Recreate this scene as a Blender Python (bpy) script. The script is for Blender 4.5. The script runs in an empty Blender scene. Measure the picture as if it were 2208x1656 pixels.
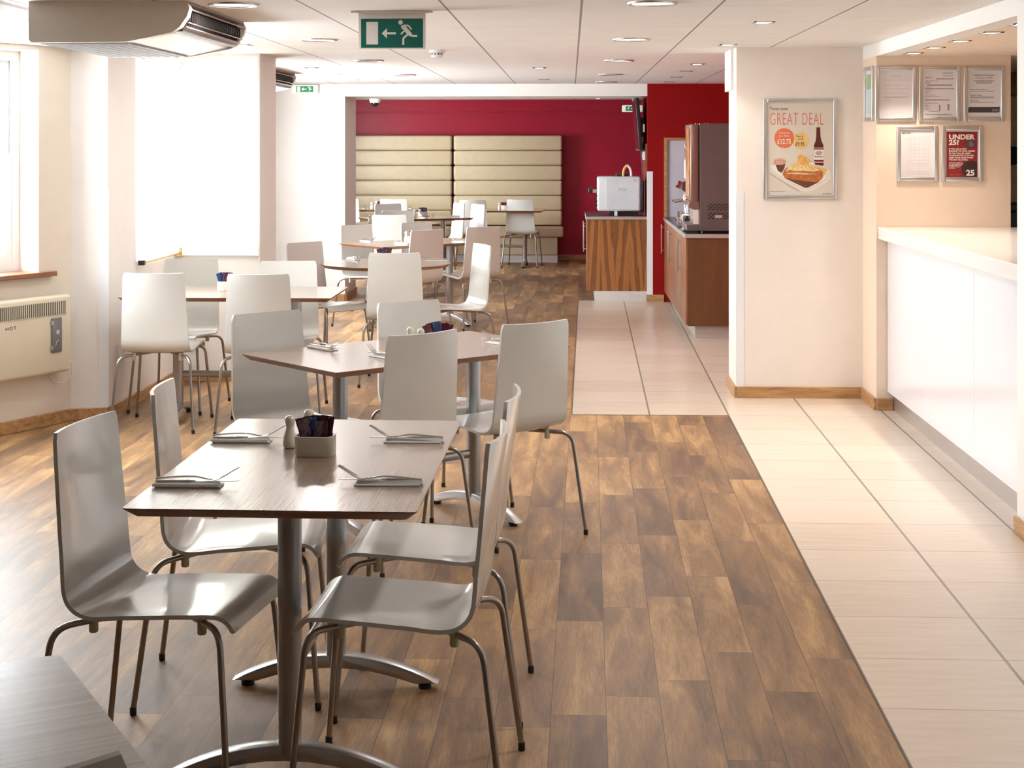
import bpy, bmesh, math, random
from mathutils import Vector, Matrix
random.seed(7)
PI = math.pi
S = bpy.context.scene
COL = S.collection

# ------------------------------------------------------------------ camera
F_PX = 3350.0
YAW = math.atan(126.0 / F_PX)
cd = bpy.data.cameras.new('camera')
cam = bpy.data.objects.new('camera', cd)
COL.objects.link(cam)
cam.location = (0, 0, 1.6)
cam.rotation_euler = (PI / 2, 0, YAW)
cd.sensor_fit = 'HORIZONTAL'
cd.sensor_width = 36.0
cd.lens = F_PX / 2208.0 * 36.0
cd.shift_x = 0.0
cd.shift_y = -(828.0 - 310.0) / 2208.0
cd.clip_start = 0.02
cd.clip_end = 200
S.camera = cam

# ------------------------------------------------------------------ view, world
S.view_settings.view_transform = 'Standard'
S.view_settings.look = 'None'
S.view_settings.gamma = 1.0
S.view_settings.use_curve_mapping = False
S.view_settings.exposure = 0.0

W = bpy.data.worlds.new('overcast_sky')
S.world = W
W.use_nodes = True
wb = W.node_tree.nodes['Background']
wb.inputs['Color'].default_value = (0.93, 0.97, 1.0, 1)
wb.inputs['Strength'].default_value = 45.0


def portal(loc, rot, sx, sy):
    l = bpy.data.lights.new('daylight_portal', 'AREA')
    l.shape = 'RECTANGLE'
    l.size = sx
    l.size_y = sy
    l.cycles.is_portal = True
    o = bpy.data.objects.new('daylight_portal', l)
    COL.objects.link(o)
    o.location = loc
    o.rotation_euler = rot
    return o


ROUND_W, SMALL_W, ALCOVE_W = 11.0, 11.0, 31.0     # lamp powers (watts)
H = 2.207                                        # ceiling height
WARM = (1.0, 0.90, 0.80)
PEACH = (1.0, 0.84, 0.70)


# ------------------------------------------------------------------ helpers
def tag(o, label=None, cat=None, group=None, kind=None):
    if label: o['label'] = label
    if cat: o['category'] = cat
    if group: o['group'] = group
    if kind: o['kind'] = kind
    return o


def empty(name, loc=(0, 0, 0), rz=0.0):
    o = bpy.data.objects.new(name, None)
    o.empty_display_size = 0.05
    COL.objects.link(o)
    o.location = loc
    o.rotation_euler = (0, 0, rz)
    return o


def obj(name, bm, mat, parent=None, smooth=None, sub=0):
    bmesh.ops.recalc_face_normals(bm, faces=bm.faces)
    me = bpy.data.meshes.new(name)
    bm.to_mesh(me)
    bm.free()
    mats = mat if isinstance(mat, (list, tuple)) else [mat]
    for m in mats:
        me.materials.append(m)
    o = bpy.data.objects.new(name, me)
    COL.objects.link(o)
    if parent is not None:
        o.parent = parent
    if smooth is not None:
        for p in me.polygons:
            p.use_smooth = True
        me.set_sharp_from_angle(angle=math.radians(smooth))
    if sub:
        md = o.modifiers.new('sub', 'SUBSURF')
        md.levels = sub
        md.render_levels = sub
    return o


def struct(name, bm, mat, smooth=None):
    return tag(obj(name, bm, mat, None, smooth), kind='structure')


def copy_tree(o, parent=None):
    c = o.copy()
    COL.objects.link(c)
    c.parent = parent
    for ch in list(o.children):
        copy_tree(ch, c)
    return c


def NB():
    return bmesh.new()


def box(bm, x0, y0, z0, x1, y1, z1, bev=0.0, seg=2, mi=0, mat=None):
    vs = [bm.verts.new(v) for v in [(x0, y0, z0), (x1, y0, z0), (x1, y1, z0), (x0, y1, z0),
                                    (x0, y0, z1), (x1, y0, z1), (x1, y1, z1), (x0, y1, z1)]]
    if mat is not None:
        for v in vs:
            v.co = mat @ v.co
    fs = [bm.faces.new([vs[i] for i in q]) for q in
          [(0, 3, 2, 1), (4, 5, 6, 7), (0, 1, 5, 4), (1, 2, 6, 5), (2, 3, 7, 6), (3, 0, 4, 7)]]
    for f in fs:
        f.material_index = mi
    if bev > 0:
        es = list({e for f in fs for e in f.edges})
        r = bmesh.ops.bevel(bm, geom=es, offset=bev, segments=seg, profile=0.5, affect='EDGES')
        for f in r['faces']:
            f.material_index = mi
    return bm


def prism(bm, pts, axis, a, b, mi=0):
    """extrude a 2D polygon along an axis ('x': pts=(y,z), 'y': pts=(x,z), 'z': pts=(x,y))"""
    def mk(p, t):
        if axis == 'x': return (t, p[0], p[1])
        if axis == 'y': return (p[0], t, p[1])
        return (p[0], p[1], t)
    A = [bm.verts.new(mk(p, a)) for p in pts]
    B = [bm.verts.new(mk(p, b)) for p in pts]
    n = len(pts)
    fs = [bm.faces.new(A), bm.faces.new(B[::-1])]
    for i in range(n):
        fs.append(bm.faces.new([A[i], A[(i + 1) % n], B[(i + 1) % n], B[i]]))
    for f in fs:
        f.material_index = mi
    return fs


def lathe(bm, prof, seg=20, c=(0, 0, 0), mi=0, close=True):
    rings = []
    for r, z in prof:
        rings.append([bm.verts.new((c[0] + r * math.cos(2 * PI * k / seg), c[1] + r * math.sin(2 * PI * k / seg), c[2] + z))
                      for k in range(seg)])
    fs = []
    for a, b in zip(rings[:-1], rings[1:]):
        for k in range(seg):
            fs.append(bm.faces.new([a[k], a[(k + 1) % seg], b[(k + 1) % seg], b[k]]))
    if close:
        fs.append(bm.faces.new(rings[0][::-1]))
        fs.append(bm.faces.new(rings[-1]))
    for f in fs:
        f.material_index = mi
    return fs


def crspline(pts, n=8):
    P = [Vector(p) for p in pts]
    P = [P[0] * 2 - P[1]] + P + [P[-1] * 2 - P[-2]]
    out = []
    for i in range(1, len(P) - 2):
        p0, p1, p2, p3 = P[i - 1:i + 3]
        for k in range(n):
            t = k / n
            out.append(0.5 * ((2 * p1) + (-p0 + p2) * t + (2 * p0 - 5 * p1 + 4 * p2 - p3) * t * t + (-p0 + 3 * p1 - 3 * p2 + p3) * t ** 3))
    out.append(P[-2])
    return out


def rounded(pts, rad, n=6):
    """polyline with its inner corners rounded to arcs of about the given radius"""
    P = [Vector(p) for p in pts]
    out = [P[0]]
    for i in range(1, len(P) - 1):
        a = (P[i - 1] - P[i]); b = (P[i + 1] - P[i])
        r = min(rad, a.length * .49, b.length * .49)
        A = P[i] + a.normalized() * r
        B = P[i] + b.normalized() * r
        for k in range(n + 1):
            t = k / n
            out.append(A * (1 - t) ** 2 + P[i] * 2 * t * (1 - t) + B * t * t)
    out.append(P[-1])
    return out


def tube(bm, path, r, seg=10, mi=0, cap=True, flat=1.0):
    P = [Vector(p) for p in path]
    n = len(P)
    T = []
    for i in range(n):
        a = P[max(i - 1, 0)]; b = P[min(i + 1, n - 1)]
        T.append((b - a).normalized())
    up = Vector((0, 0, 1)) if abs(T[0].z) < .9 else Vector((1, 0, 0))
    nrm = T[0].cross(up).normalized()
    rings = []
    for i in range(n):
        nrm = (nrm - T[i] * nrm.dot(T[i])).normalized()
        bn = T[i].cross(nrm)
        rr = r[i] if isinstance(r, (list, tuple)) else r
        rings.append([bm.verts.new(P[i] + nrm * (rr * math.cos(2 * PI * k / seg)) + bn * (rr * flat * math.sin(2 * PI * k / seg)))
                      for k in range(seg)])
    fs = []
    for a, b in zip(rings[:-1], rings[1:]):
        for k in range(seg):
            fs.append(bm.faces.new([a[k], a[(k + 1) % seg], b[(k + 1) % seg], b[k]]))
    if cap:
        fs.append(bm.faces.new(rings[0][::-1]))
        fs.append(bm.faces.new(rings[-1]))
    for f in fs:
        f.material_index = mi
    return bm


def poly(bm, pts, y=0.0, mi=0):
    """flat polygon in the local xz plane at depth y (faces -y)"""
    f = bm.faces.new([bm.verts.new((p[0], y, p[1])) for p in pts])
    f.material_index = mi
    return f


def ell(cx, cz, rx, rz, n=28, a0=0, a1=2 * PI, rot=0.0):
    out = []
    full = abs(a1 - a0 - 2 * PI) < 1e-6
    for k in range(n if full else n + 1):
        a = a0 + (a1 - a0) * k / n
        x, z = rx * math.cos(a), rz * math.sin(a)
        out.append((cx + x * math.cos(rot) - z * math.sin(rot), cz + x * math.sin(rot) + z * math.cos(rot)))
    return out


def thick(bm, pts, w, y=0.0, mi=0):
    """flat ribbon of width w along a polyline in the xz plane"""
    for (x0, z0), (x1, z1) in zip(pts[:-1], pts[1:]):
        d = Vector((x1 - x0, z1 - z0))
        if d.length < 1e-6: continue
        d.normalize()
        nx, nz = -d.y * w / 2, d.x * w / 2
        poly(bm, [(x0 + nx, z0 + nz), (x0 - nx, z0 - nz), (x1 - nx, z1 - nz), (x1 + nx, z1 + nz)], y, mi)


def text(body, size, mat, parent, x, z, y=-0.001, name='lettering', sx=1.0, align='LEFT', bold=0.0, rot=0.0, space=1.0):
    c = bpy.data.curves.new('t', 'FONT')
    c.body = body
    c.size = size
    c.align_x = align
    c.offset = bold
    c.space_character = space
    c.resolution_u = 3
    t = bpy.data.objects.new('t', c)
    me = bpy.data.meshes.new_from_object(t)
    me.name = name
    me.materials.clear()
    me.materials.append(mat)
    R = Matrix.Translation((x, y, z)) @ Matrix.Rotation(-rot, 4, 'Y') @ Matrix.Rotation(PI / 2, 4, 'X') @ Matrix.Diagonal((sx, 1, 1, 1))
    me.transform(R)
    bpy.data.objects.remove(t)
    o = bpy.data.objects.new(name, me)
    COL.objects.link(o)
    o.parent = parent
    return o


# ------------------------------------------------------------------ materials
class NT:
    def __init__(s, name):
        s.m = bpy.data.materials.new(name)
        s.m.use_nodes = True
        s.t = s.m.node_tree
        s.n = s.t.nodes
        s.bsdf = s.n['Principled BSDF']

    def node(s, typ, **kw):
        n = s.n.new(typ)
        for k, v in kw.items():
            setattr(n, k, v)
        return n

    def link(s, a, b):
        s.t.links.new(a, b)

    def math(s, op, a, b=None, c=None):
        n = s.n.new('ShaderNodeMath')
        n.operation = op
        for i, v in enumerate((a, b, c)):
            if v is None: continue
            if hasattr(v, 'is_linked'):
                s.link(v, n.inputs[i])
            else:
                n.inputs[i].default_value = v
        return n.outputs[0]

    def ramp(s, fac, stops, interp='LINEAR'):
        n = s.n.new('ShaderNodeValToRGB')
        n.color_ramp.interpolation = interp
        e = n.color_ramp.elements
        while len(e) < len(stops):
            e.new(0.5)
        for el, (p, c) in zip(e, stops):
            el.position = p
            el.color = (c[0], c[1], c[2], 1)
        s.link(fac, n.inputs[0])
        return n.outputs[0]

    def mix(s, fac, a, b, blend='MIX'):
        n = s.n.new('ShaderNodeMix')
        n.data_type = 'RGBA'
        n.blend_type = blend
        for sock, v in ((n.inputs[0], fac), (n.inputs[6], a), (n.inputs[7], b)):
            if hasattr(v, 'is_linked'):
                s.link(v, sock)
            elif isinstance(v, (int, float)):
                sock.default_value = v
            else:
                sock.default_value = (v[0], v[1], v[2], 1)
        return n.outputs[2]

    def coords(s, scale=(1, 1, 1), rot=(0, 0, 0), loc=(0, 0, 0)):
        tc = s.n.new('ShaderNodeTexCoord')
        mp = s.n.new('ShaderNodeMapping')
        mp.inputs['Scale'].default_value = scale
        mp.inputs['Rotation'].default_value = rot
        mp.inputs['Location'].default_value = loc
        s.link(tc.outputs['Object'], mp.inputs['Vector'])
        return mp.outputs[0]

    def noise(s, vec, scale, detail=3, rough=.5, dist=0.0):
        n = s.n.new('ShaderNodeTexNoise')
        n.inputs['Scale'].default_value = scale
        n.inputs['Detail'].default_value = detail
        n.inputs['Roughness'].default_value = rough
        n.inputs['Distortion'].default_value = dist
        if vec is not None:
            s.link(vec, n.inputs['Vector'])
        return n.outputs['Fac']

    def bump(s, h, strength=.2, dist=.002):
        b = s.n.new('ShaderNodeBump')
        b.inputs['Strength'].default_value = strength
        b.inputs['Distance'].default_value = dist
        s.link(h, b.inputs['Height'])
        s.link(b.outputs[0], s.bsdf.inputs['Normal'])

    def base(s, v):
        if hasattr(v, 'is_linked'):
            s.link(v, s.bsdf.inputs['Base Color'])
        else:
            s.bsdf.inputs['Base Color'].default_value = (v[0], v[1], v[2], 1)

    def set(s, **kw):
        for k, v in kw.items():
            s.bsdf.inputs[k.replace('_', ' ')].default_value = v


def plain(name, col, rough=.5, metal=0.0, coat=0.0, var=.04, nscale=9.0, bump=0.0, spec=.5, coat_rough=.08):
    """painted / moulded surface with a slight mottling"""
    n = NT(name)
    f = n.noise(n.coords(), nscale, 3)
    lo = tuple(c * (1 - var) for c in col)
    hi = tuple(min(1, c * (1 + var)) for c in col)
    n.base(n.ramp(f, [(.3, lo), (.7, hi)]))
    n.set(Roughness=rough, Metallic=metal, Coat_Weight=coat, Coat_Roughness=coat_rough, Specular_IOR_Level=spec)
    if bump:
        n.bump(n.noise(n.coords(), 220, 2), bump, .001)
    return n.m


def emit(name, col, strength):
    n = NT(name)
    n.base(col)
    n.bsdf.inputs['Emission Color'].default_value = (col[0], col[1], col[2], 1)
    n.bsdf.inputs['Emission Strength'].default_value = strength
    return n.m


M = {}
M['wall'] = plain('warm_white_wall_paint', (.84, .765, .70), .75, var=.015, bump=.05)
M['white_wall'] = plain('white_wall_paint', (.86, .83, .80), .7, var=.012, bump=.05)
M['cream_wall'] = plain('cream_wall_paint', (.74, .66, .56), .7, var=.02, bump=.05)
M['peach_wall'] = plain('peach_wall_paint', (.82, .66, .53), .7, var=.015, bump=.05)
M['soffit'] = plain('white_soffit_paint', (.88, .86, .85), .6, var=.01)
M['crimson'] = plain('crimson_wall_paint', (.30, .003, .022), .42, spec=.35, var=.05, nscale=3, bump=.12)
M['scarlet'] = plain('scarlet_wall_paint', (.27, .001, .002), .6, spec=.2, var=.04, nscale=3, bump=.08)
M['white_plastic'] = plain('white_plastic', (.82, .83, .86), .35, var=.01)
M['cream_plastic'] = plain('cream_enamel', (.70, .64, .50), .35, var=.02, coat=.3)
M['beige_plastic'] = plain('beige_casing', (.86, .81, .73), .4, var=.02)
M['grey_plastic'] = plain('smoked_grey_plastic', (.17, .165, .18), .2, var=.1, coat=.5)
M['dark_plastic'] = plain('black_plastic', (.012, .012, .013), .35, var=.1)
M['dark_grille'] = plain('dark_brown_grille', (.035, .028, .028), .45, var=.1)
M['gloss_white'] = plain('white_gloss_laminate', (.84, .84, .90), .16, var=.008, coat=.4)
M['counter'] = plain('white_solid_surface', (.86, .84, .82), .22, var=.01, coat=.3)
M['chair'] = plain('warm_white_lacquered_ply', (.71, .705, .675), .26, var=.012, coat=.8, coat_rough=.09)
M['buffer'] = plain('cream_nylon_buffer', (.55, .53, .40), .5)
M['leg'] = plain('satin_nickel_tube', (.36, .33, .305), .28, metal=1.0, var=.03)
M['pedestal'] = plain('silver_painted_steel', (.42, .42, .43), .34, metal=.85, var=.02)
M['foot'] = plain('silver_cast_aluminium', (.55, .55, .56), .28, metal=.85, var=.03)
M['steel'] = plain('polished_steel', (.62, .61, .60), .16, metal=1.0, var=.02)
M['chrome'] = plain('bright_chrome', (.80, .80, .80), .07, metal=1.0, var=.01)
M['brushed'] = plain('brushed_aluminium', (.62, .60, .60), .33, metal=.9, var=.03)
M['bronze'] = plain('bronze_grey_steel_panel', (.17, .135, .128), .38, metal=.4, var=.04)
M['bronze_door'] = plain('copper_grey_door_panel', (.26, .15, .115), .33, metal=.4, var=.04)
M['ceramic'] = plain('white_glazed_ceramic', (.74, .70, .60), .12, var=.01, coat=.6)
M['napkin'] = plain('white_paper_napkin', (.80, .79, .76), .85, var=.02, bump=.2)
M['leather'] = plain('beige_faux_leather', (.54, .44, .29), .42, var=.04, nscale=14, bump=.15)
M['banq_plinth'] = plain('pale_plinth_laminate', (.62, .58, .55), .35)
M['sach_red'] = plain('dark_maroon_foil', (.12, .012, .025), .22, var=.5, nscale=60, coat=.5)
M['sach_purple'] = plain('dark_plum_foil', (.055, .015, .04), .2, var=.6, nscale=60, coat=.5)
M['sach_blue'] = plain('dark_blue_foil', (.012, .06, .22), .22, var=.4, nscale=60, coat=.5)
M['paper'] = plain('white_paper', (.76, .72, .74), .8, spec=.25, var=.01)
M['poster_paper'] = plain('cream_poster_paper', (.70, .63, .55), .35, var=.01)
M['ink'] = plain('grey_ink', (.10, .085, .085), .7)
M['faint_ink'] = plain('pale_grey_ink', (.42, .37, .38), .7)
M['dark_ink'] = plain('charcoal_ink', (.05, .04, .035), .6)
M['pink_ink'] = plain('coral_ink', (.72, .20, .14), .6)
M['orange_ink'] = plain('orange_ink', (.70, .17, .07), .6)
M['yellow_ink'] = plain('mustard_ink', (.78, .52, .20), .6)
M['bottle_ink'] = plain('amber_brown_ink', (.10, .012, .006), .5)
M['red_ink'] = plain('deep_red_ink', (.24, .010, .016), .45)
M['white_ink'] = plain('white_ink', (.85, .78, .72), .6)
M['bun'] = plain('toasted_bun_ink', (.48, .15, .035), .5, var=.25, nscale=40)
M['sausage'] = plain('sausage_ink', (.42, .13, .06), .5, var=.3, nscale=60)
M['onion'] = plain('fried_onion_ink', (.82, .58, .26), .5, var=.35, nscale=120)
M['chips'] = plain('golden_chips_ink', (.80, .42, .10), .5, var=.3, nscale=90)
M['plate_ink'] = plain('pale_plate_ink', (.83, .80, .74), .5)
M['plate_shade'] = plain('plate_rim_ink', (.58, .50, .42), .5)
M['slaw'] = plain('coleslaw_ink', (.62, .33, .26), .5, var=.6, nscale=180)
M['brown_ink'] = plain('brown_ink', (.16, .05, .03), .5, var=.2)
M['green'] = plain('exit_green', (.003, .135, .110), .3)
M['green_far'] = emit('backlit_exit_green', (.003, .22, .08), .12)
M['white_far'] = emit('backlit_exit_white', (.80, .84, .72), .25)
M['sign_white'] = plain('white_sign_acrylic', (.88, .85, .82), .3)
M['blind_rail'] = plain('brass_blind_rail', (.55, .36, .14), .3, metal=.7)
M['label_paper'] = plain('cream_label_tape', (.78, .69, .55), .6)
M['pale_grey_board'] = plain('pale_grey_board', (.60, .61, .68), .3)
M['yellow_band'] = plain('yellow_band', (.75, .50, .14), .35)
M['screen'] = plain('dark_television_screen', (.02, .018, .024), .12, coat=.5)
M['cloth'] = plain('dark_navy_cloth', (.010, .008, .020), .9)
M['dark_top'] = plain('dark_grey_laminate', (.055, .055, .065), .25)
M['lens'] = plain('dark_dome_lens', (.01, .01, .01), .08)
M['lamp_off'] = plain('frosted_lamp_glass', (.80, .79, .77), .3)
M['lamp_on'] = emit('lit_frosted_lamp', (1.0, .90, .78), 6.0)
M['spot_on'] = emit('lit_halogen_spot', (1.0, .82, .62), 12.0)


def glass_pane():
    n = NT('clear_window_glass')
    tr = n.node('ShaderNodeBsdfTransparent')
    tr.inputs[0].default_value = (.95, .97, .97, 1)
    gl = n.node('ShaderNodeBsdfGlossy')
    gl.inputs['Roughness'].default_value = .02
    mx = n.node('ShaderNodeMixShader')
    mx.inputs[0].default_value = .06
    n.link(tr.outputs[0], mx.inputs[1])
    n.link(gl.outputs[0], mx.inputs[2])
    n.link(mx.outputs[0], n.n['Material Output'].inputs[0])
    return n.m


def blind_cloth():
    n = NT('white_blind_cloth')
    tl = n.node('ShaderNodeBsdfTranslucent')
    tl.inputs[0].default_value = (.92, .90, .86, 1)
    df = n.node('ShaderNodeBsdfDiffuse')
    df.inputs[0].default_value = (.88, .86, .83, 1)
    mx = n.node('ShaderNodeMixShader')
    mx.inputs[0].default_value = .22
    n.link(tl.outputs[0], mx.inputs[1])
    n.link(df.outputs[0], mx.inputs[2])
    n.link(mx.outputs[0], n.n['Material Output'].inputs[0])
    return n.m


M['glass'] = glass_pane()
M['blind'] = blind_cloth()


def ceiling_mat():
    n = NT('ceiling_tiles')
    v = n.coords()
    sp = n.node('ShaderNodeSeparateXYZ')
    n.link(v, sp.inputs[0])
    # long shadow gaps every 0.604 m in x, fine joints every 0.6 m in y
    fx = n.math('FRACT', n.math('DIVIDE', n.math('ADD', sp.outputs[0], 60.4 - .049 + .302), .604))
    dx = n.math('ABSOLUTE', n.math('SUBTRACT', fx, .5))
    lx = n.math('LESS_THAN', dx, .0095)
    rx = n.math('MULTIPLY', n.math('LESS_THAN', dx, .017), n.math('GREATER_THAN', dx, .0095))
    fy = n.math('FRACT', n.math('DIVIDE', n.math('ADD', sp.outputs[1], 60.0 - 6.86 + .3), .60))
    dy = n.math('ABSOLUTE', n.math('SUBTRACT', fy, .5))
    ly = n.math('LESS_THAN', dy, .005)
    nz = n.noise(v, 4, 3)
    basec = n.ramp(nz, [(.3, (.80, .765, .745)), (.7, (.83, .80, .78))])
    c1 = n.mix(n.math('MULTIPLY', ly, .40), basec, (.35, .30, .28))
    c2 = n.mix(n.math('MULTIPLY', lx, .85), c1, (.20, .17, .155))
    c3 = n.mix(n.math('MULTIPLY', rx, .5), c2, (.9, .88, .86))  # pale highlight painted along both sides of each gap
    n.base(c3)
    n.set(Roughness=.75)
    n.bump(n.math('SUBTRACT', n.math('MULTIPLY', n.noise(v, 160, 2), .2), n.math('ADD', n.math('MULTIPLY', lx, 2.0), ly)), .35, .004)
    return n.m


M['ceiling'] = ceiling_mat()


def floor_wood():
    n = NT('brown_wood_plank_vinyl')
    v = n.coords(rot=(0, 0, math.radians(.65)))
    sp = n.node('ShaderNodeSeparateXYZ')
    n.link(v, sp.inputs[0])
    PW, PL = .155, .86
    xr = n.math('DIVIDE', n.math('ADD', sp.outputs[0], 15.5 - .826), PW)
    row = n.math('FLOOR', xr)
    wn = n.node('ShaderNodeTexWhiteNoise', noise_dimensions='1D')
    n.link(row, wn.inputs['W'])
    yr = n.math('ADD', n.math('DIVIDE', n.math('ADD', sp.outputs[1], 20.0), PL), wn.outputs['Value'])
    idx = n.math('FLOOR', yr)
    wn2 = n.node('ShaderNodeTexWhiteNoise', noise_dimensions='2D')
    cb = n.node('ShaderNodeCombineXYZ')
    n.link(row, cb.inputs[0]); n.link(idx, cb.inputs[1])
    n.link(cb.outputs[0], wn2.inputs['Vector'])
    rnd = wn2.outputs['Value']
    # grain runs along the plank, shifted per plank
    off = n.node('ShaderNodeCombineXYZ')
    n.link(n.math('MULTIPLY', rnd, 37.0), off.inputs[2])
    n.link(n.math('MULTIPLY', rnd, 11.0), off.inputs[1])
    st = n.node('ShaderNodeVectorMath', operation='MULTIPLY')
    n.link(v, st.inputs[0]); st.inputs[1].default_value = (9, 1.3, 1)
    ad = n.node('ShaderNodeVectorMath', operation='ADD')
    n.link(st.outputs[0], ad.inputs[0]); n.link(off.outputs[0], ad.inputs[1])
    big = n.noise(ad.outputs[0], 1.3, 3, .55, .6)
    st2 = n.node('ShaderNodeVectorMath', operation='MULTIPLY')
    n.link(v, st2.inputs[0]); st2.inputs[1].default_value = (160, 14, 1)
    ad2 = n.node('ShaderNodeVectorMath', operation='ADD')
    n.link(st2.outputs[0], ad2.inputs[0]); n.link(off.outputs[0], ad2.inputs[1])
    fine = n.noise(ad2.outputs[0], 1.0, 4, .6)
    cl = n.noise(ad.outputs[0], .55, 2, .5, .3)
    t = n.math('ADD', n.math('ADD', n.math('MULTIPLY', rnd, .20), n.math('MULTIPLY', big, .62)),
               n.math('ADD', n.math('MULTIPLY', fine, .34), n.math('MULTIPLY', cl, .30)))
    c = n.ramp(t, [(.47, (.095, .052, .032)), (.62, (.160, .090, .050)), (.77, (.285, .158, .074)), (.93, (.48, .29, .130))])
    fxr = n.math('FRACT', xr)
    gx = n.math('GREATER_THAN', n.math('ABSOLUTE', n.math('SUBTRACT', fxr, .5)), .4925)
    gy = n.math('GREATER_THAN', n.math('ABSOLUTE', n.math('SUBTRACT', n.math('FRACT', yr), .5)), .4985)
    g = n.math('MAXIMUM', gx, gy)
    c = n.mix(n.math('MULTIPLY', g, .75), c, (.05, .028, .018))
    n.base(c)
    rg = n.math('ADD', .38, n.math('MULTIPLY', fine, .16))
    n.link(rg, n.bsdf.inputs['Roughness'])
    n.set(Specular_IOR_Level=.38)
    wv = n.noise(v, 2.2, 2)
    n.bump(n.math('ADD', n.math('SUBTRACT', n.math('MULTIPLY', fine, .45), n.math('MULTIPLY', g, 1.0)), n.math('MULTIPLY', wv, 1.2)), .22, .0018)
    return n.m


def floor_tile():
    n = NT('cream_stone_tiles')
    v = n.coords(rot=(0, 0, math.radians(.65)))
    sp = n.node('ShaderNodeSeparateXYZ')
    n.link(v, sp.inputs[0])
    TW, TL = .4635, .4315
    xr = n.math('DIVIDE', n.math('ADD', sp.outputs[0], 46.35 - .826), TW)
    yr = n.math('DIVIDE', n.math('ADD', sp.outputs[1], 43.15 - 9.19), TL)
    wn = n.node('ShaderNodeTexWhiteNoise', noise_dimensions='2D')
    cb = n.node('ShaderNodeCombineXYZ')
    n.link(n.math('FLOOR', xr), cb.inputs[0]); n.link(n.math('FLOOR', yr), cb.inputs[1])
    n.link(cb.outputs[0], wn.inputs['Vector'])
    st = n.node('ShaderNodeVectorMath', operation='MULTIPLY')
    n.link(v, st.inputs[0]); st.inputs[1].default_value = (2.5, 24, 1)
    big = n.noise(st.outputs[0], 1.4, 4, .6, .4)
    t = n.math('ADD', n.math('MULTIPLY', wn.outputs['Value'], .25), n.math('MULTIPLY', big, .75))
    c = n.ramp(t, [(.25, (.62, .51, .415)), (.5, (.68, .575, .475)), (.75, (.72, .62, .52))])
    gx = n.math('GREATER_THAN', n.math('ABSOLUTE', n.math('SUBTRACT', n.math('FRACT', xr), .5)), .4885)
    gy = n.math('GREATER_THAN', n.math('ABSOLUTE', n.math('SUBTRACT', n.math('FRACT', yr), .5)), .4945)
    c = n.mix(n.math('MULTIPLY', gy, .60), c, (.22, .17, .13))
    c = n.mix(n.math('MULTIPLY', gx, .80), c, (.17, .145, .125))
    n.base(c)
    n.set(Roughness=.27)
    n.bump(n.math('SUBTRACT', n.math('MULTIPLY', big, .3), n.math('MAXIMUM', gx, gy)), .2, .0015)
    return n.m


M['floor_wood'] = floor_wood()
M['floor_tile'] = floor_tile()


def wood(name, stops, stretch=(1, 1, 1), scale=3.0, rough=.35, coat=.15, dist=.5, fine=.15, fscale=40):
    n = NT(name)
    v = n.coords(scale=stretch)
    b = n.noise(v, scale, 4, .55, dist)
    f = n.noise(v, fscale, 3, .6)
    t = n.math('ADD', n.math('MULTIPLY', b, 1 - fine), n.math('MULTIPLY', f, fine))
    n.base(n.ramp(t, stops))
    n.set(Roughness=rough, Coat_Weight=coat)
    n.bump(f, .06, .001)
    return n.m


# oak skirting along x / y, walnut cabinet panels (grain up z), zebrano table tops (grain along local x)
OAK = [(.32, (.28, .13, .045)), (.5, (.44, .235, .095)), (.68, (.56, .33, .15))]
M['oak_x'] = wood('oak_board_along_wall', OAK, (1.5, 14, 14), 3.0, .45, .1)
M['oak_y'] = wood('oak_board_along_aisle', OAK, (14, 1.5, 14), 3.0, .45, .1)
M['oak_sill'] = wood('dark_oak_sill', [(.3, (.16, .055, .022)), (.7, (.30, .12, .05))], (3, 3, 10), 4.0, .35, .2)


def walnut(name, a, b, c, flame, contrast=.5):
    """veneer with upright grain; flame = spacing of book-matched cathedral figures (0 = straight grain)"""
    n = NT(name)
    v = n.coords()
    sp = n.node('ShaderNodeSeparateXYZ')
    n.link(v, sp.inputs[0])
    f = n.noise(n.coords(scale=(95, 95, 5)), 2.0, 4, .6)
    g = n.noise(n.coords(scale=(14, 14, 1.4)), 1.5, 3, .5, .4)
    if flame:
        xx = n.math('ABSOLUTE', n.math('SUBTRACT', n.math('FRACT', n.math('ADD', n.math('DIVIDE', sp.outputs[0], flame), .08)), .5))
        q = n.math('ADD', n.math('MULTIPLY', sp.outputs[2], 1.25), n.math('MULTIPLY', n.math('SUBTRACT', .5, xx), -5.2))
        q = n.math('ADD', q, n.math('MULTIPLY', g, 1.1))
        w = n.math('ADD', n.math('MULTIPLY', n.math('SINE', n.math('MULTIPLY', q, 4.2)), .5), .5)
        w2 = n.math('ADD', n.math('MULTIPLY', n.math('SINE', n.math('MULTIPLY', q, 12.0)), .5), .5)
        t = n.math('ADD', n.math('ADD', n.math('MULTIPLY', w, .34), n.math('MULTIPLY', w2, .14)), n.math('MULTIPLY', f, .52))
    else:
        t = n.math('ADD', n.math('MULTIPLY', g, contrast), n.math('MULTIPLY', f, 1 - contrast))
    n.base(n.ramp(t, [(.25, a), (.5, b), (.75, c)]))
    n.set(Roughness=.36, Coat_Weight=.15)
    return n.m


M['walnut'] = walnut('walnut_veneer_panel', (.12, .042, .014), (.27, .095, .024), (.38, .150, .040), .29)
M['walnut_dark'] = walnut('dark_walnut_veneer_panel', (.115, .040, .009), (.155, .055, .012), (.20, .075, .018), 0)
M['cherry'] = walnut('reddish_veneer_door', (.20, .075, .030), (.27, .105, .042), (.34, .14, .058), 0)


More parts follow.
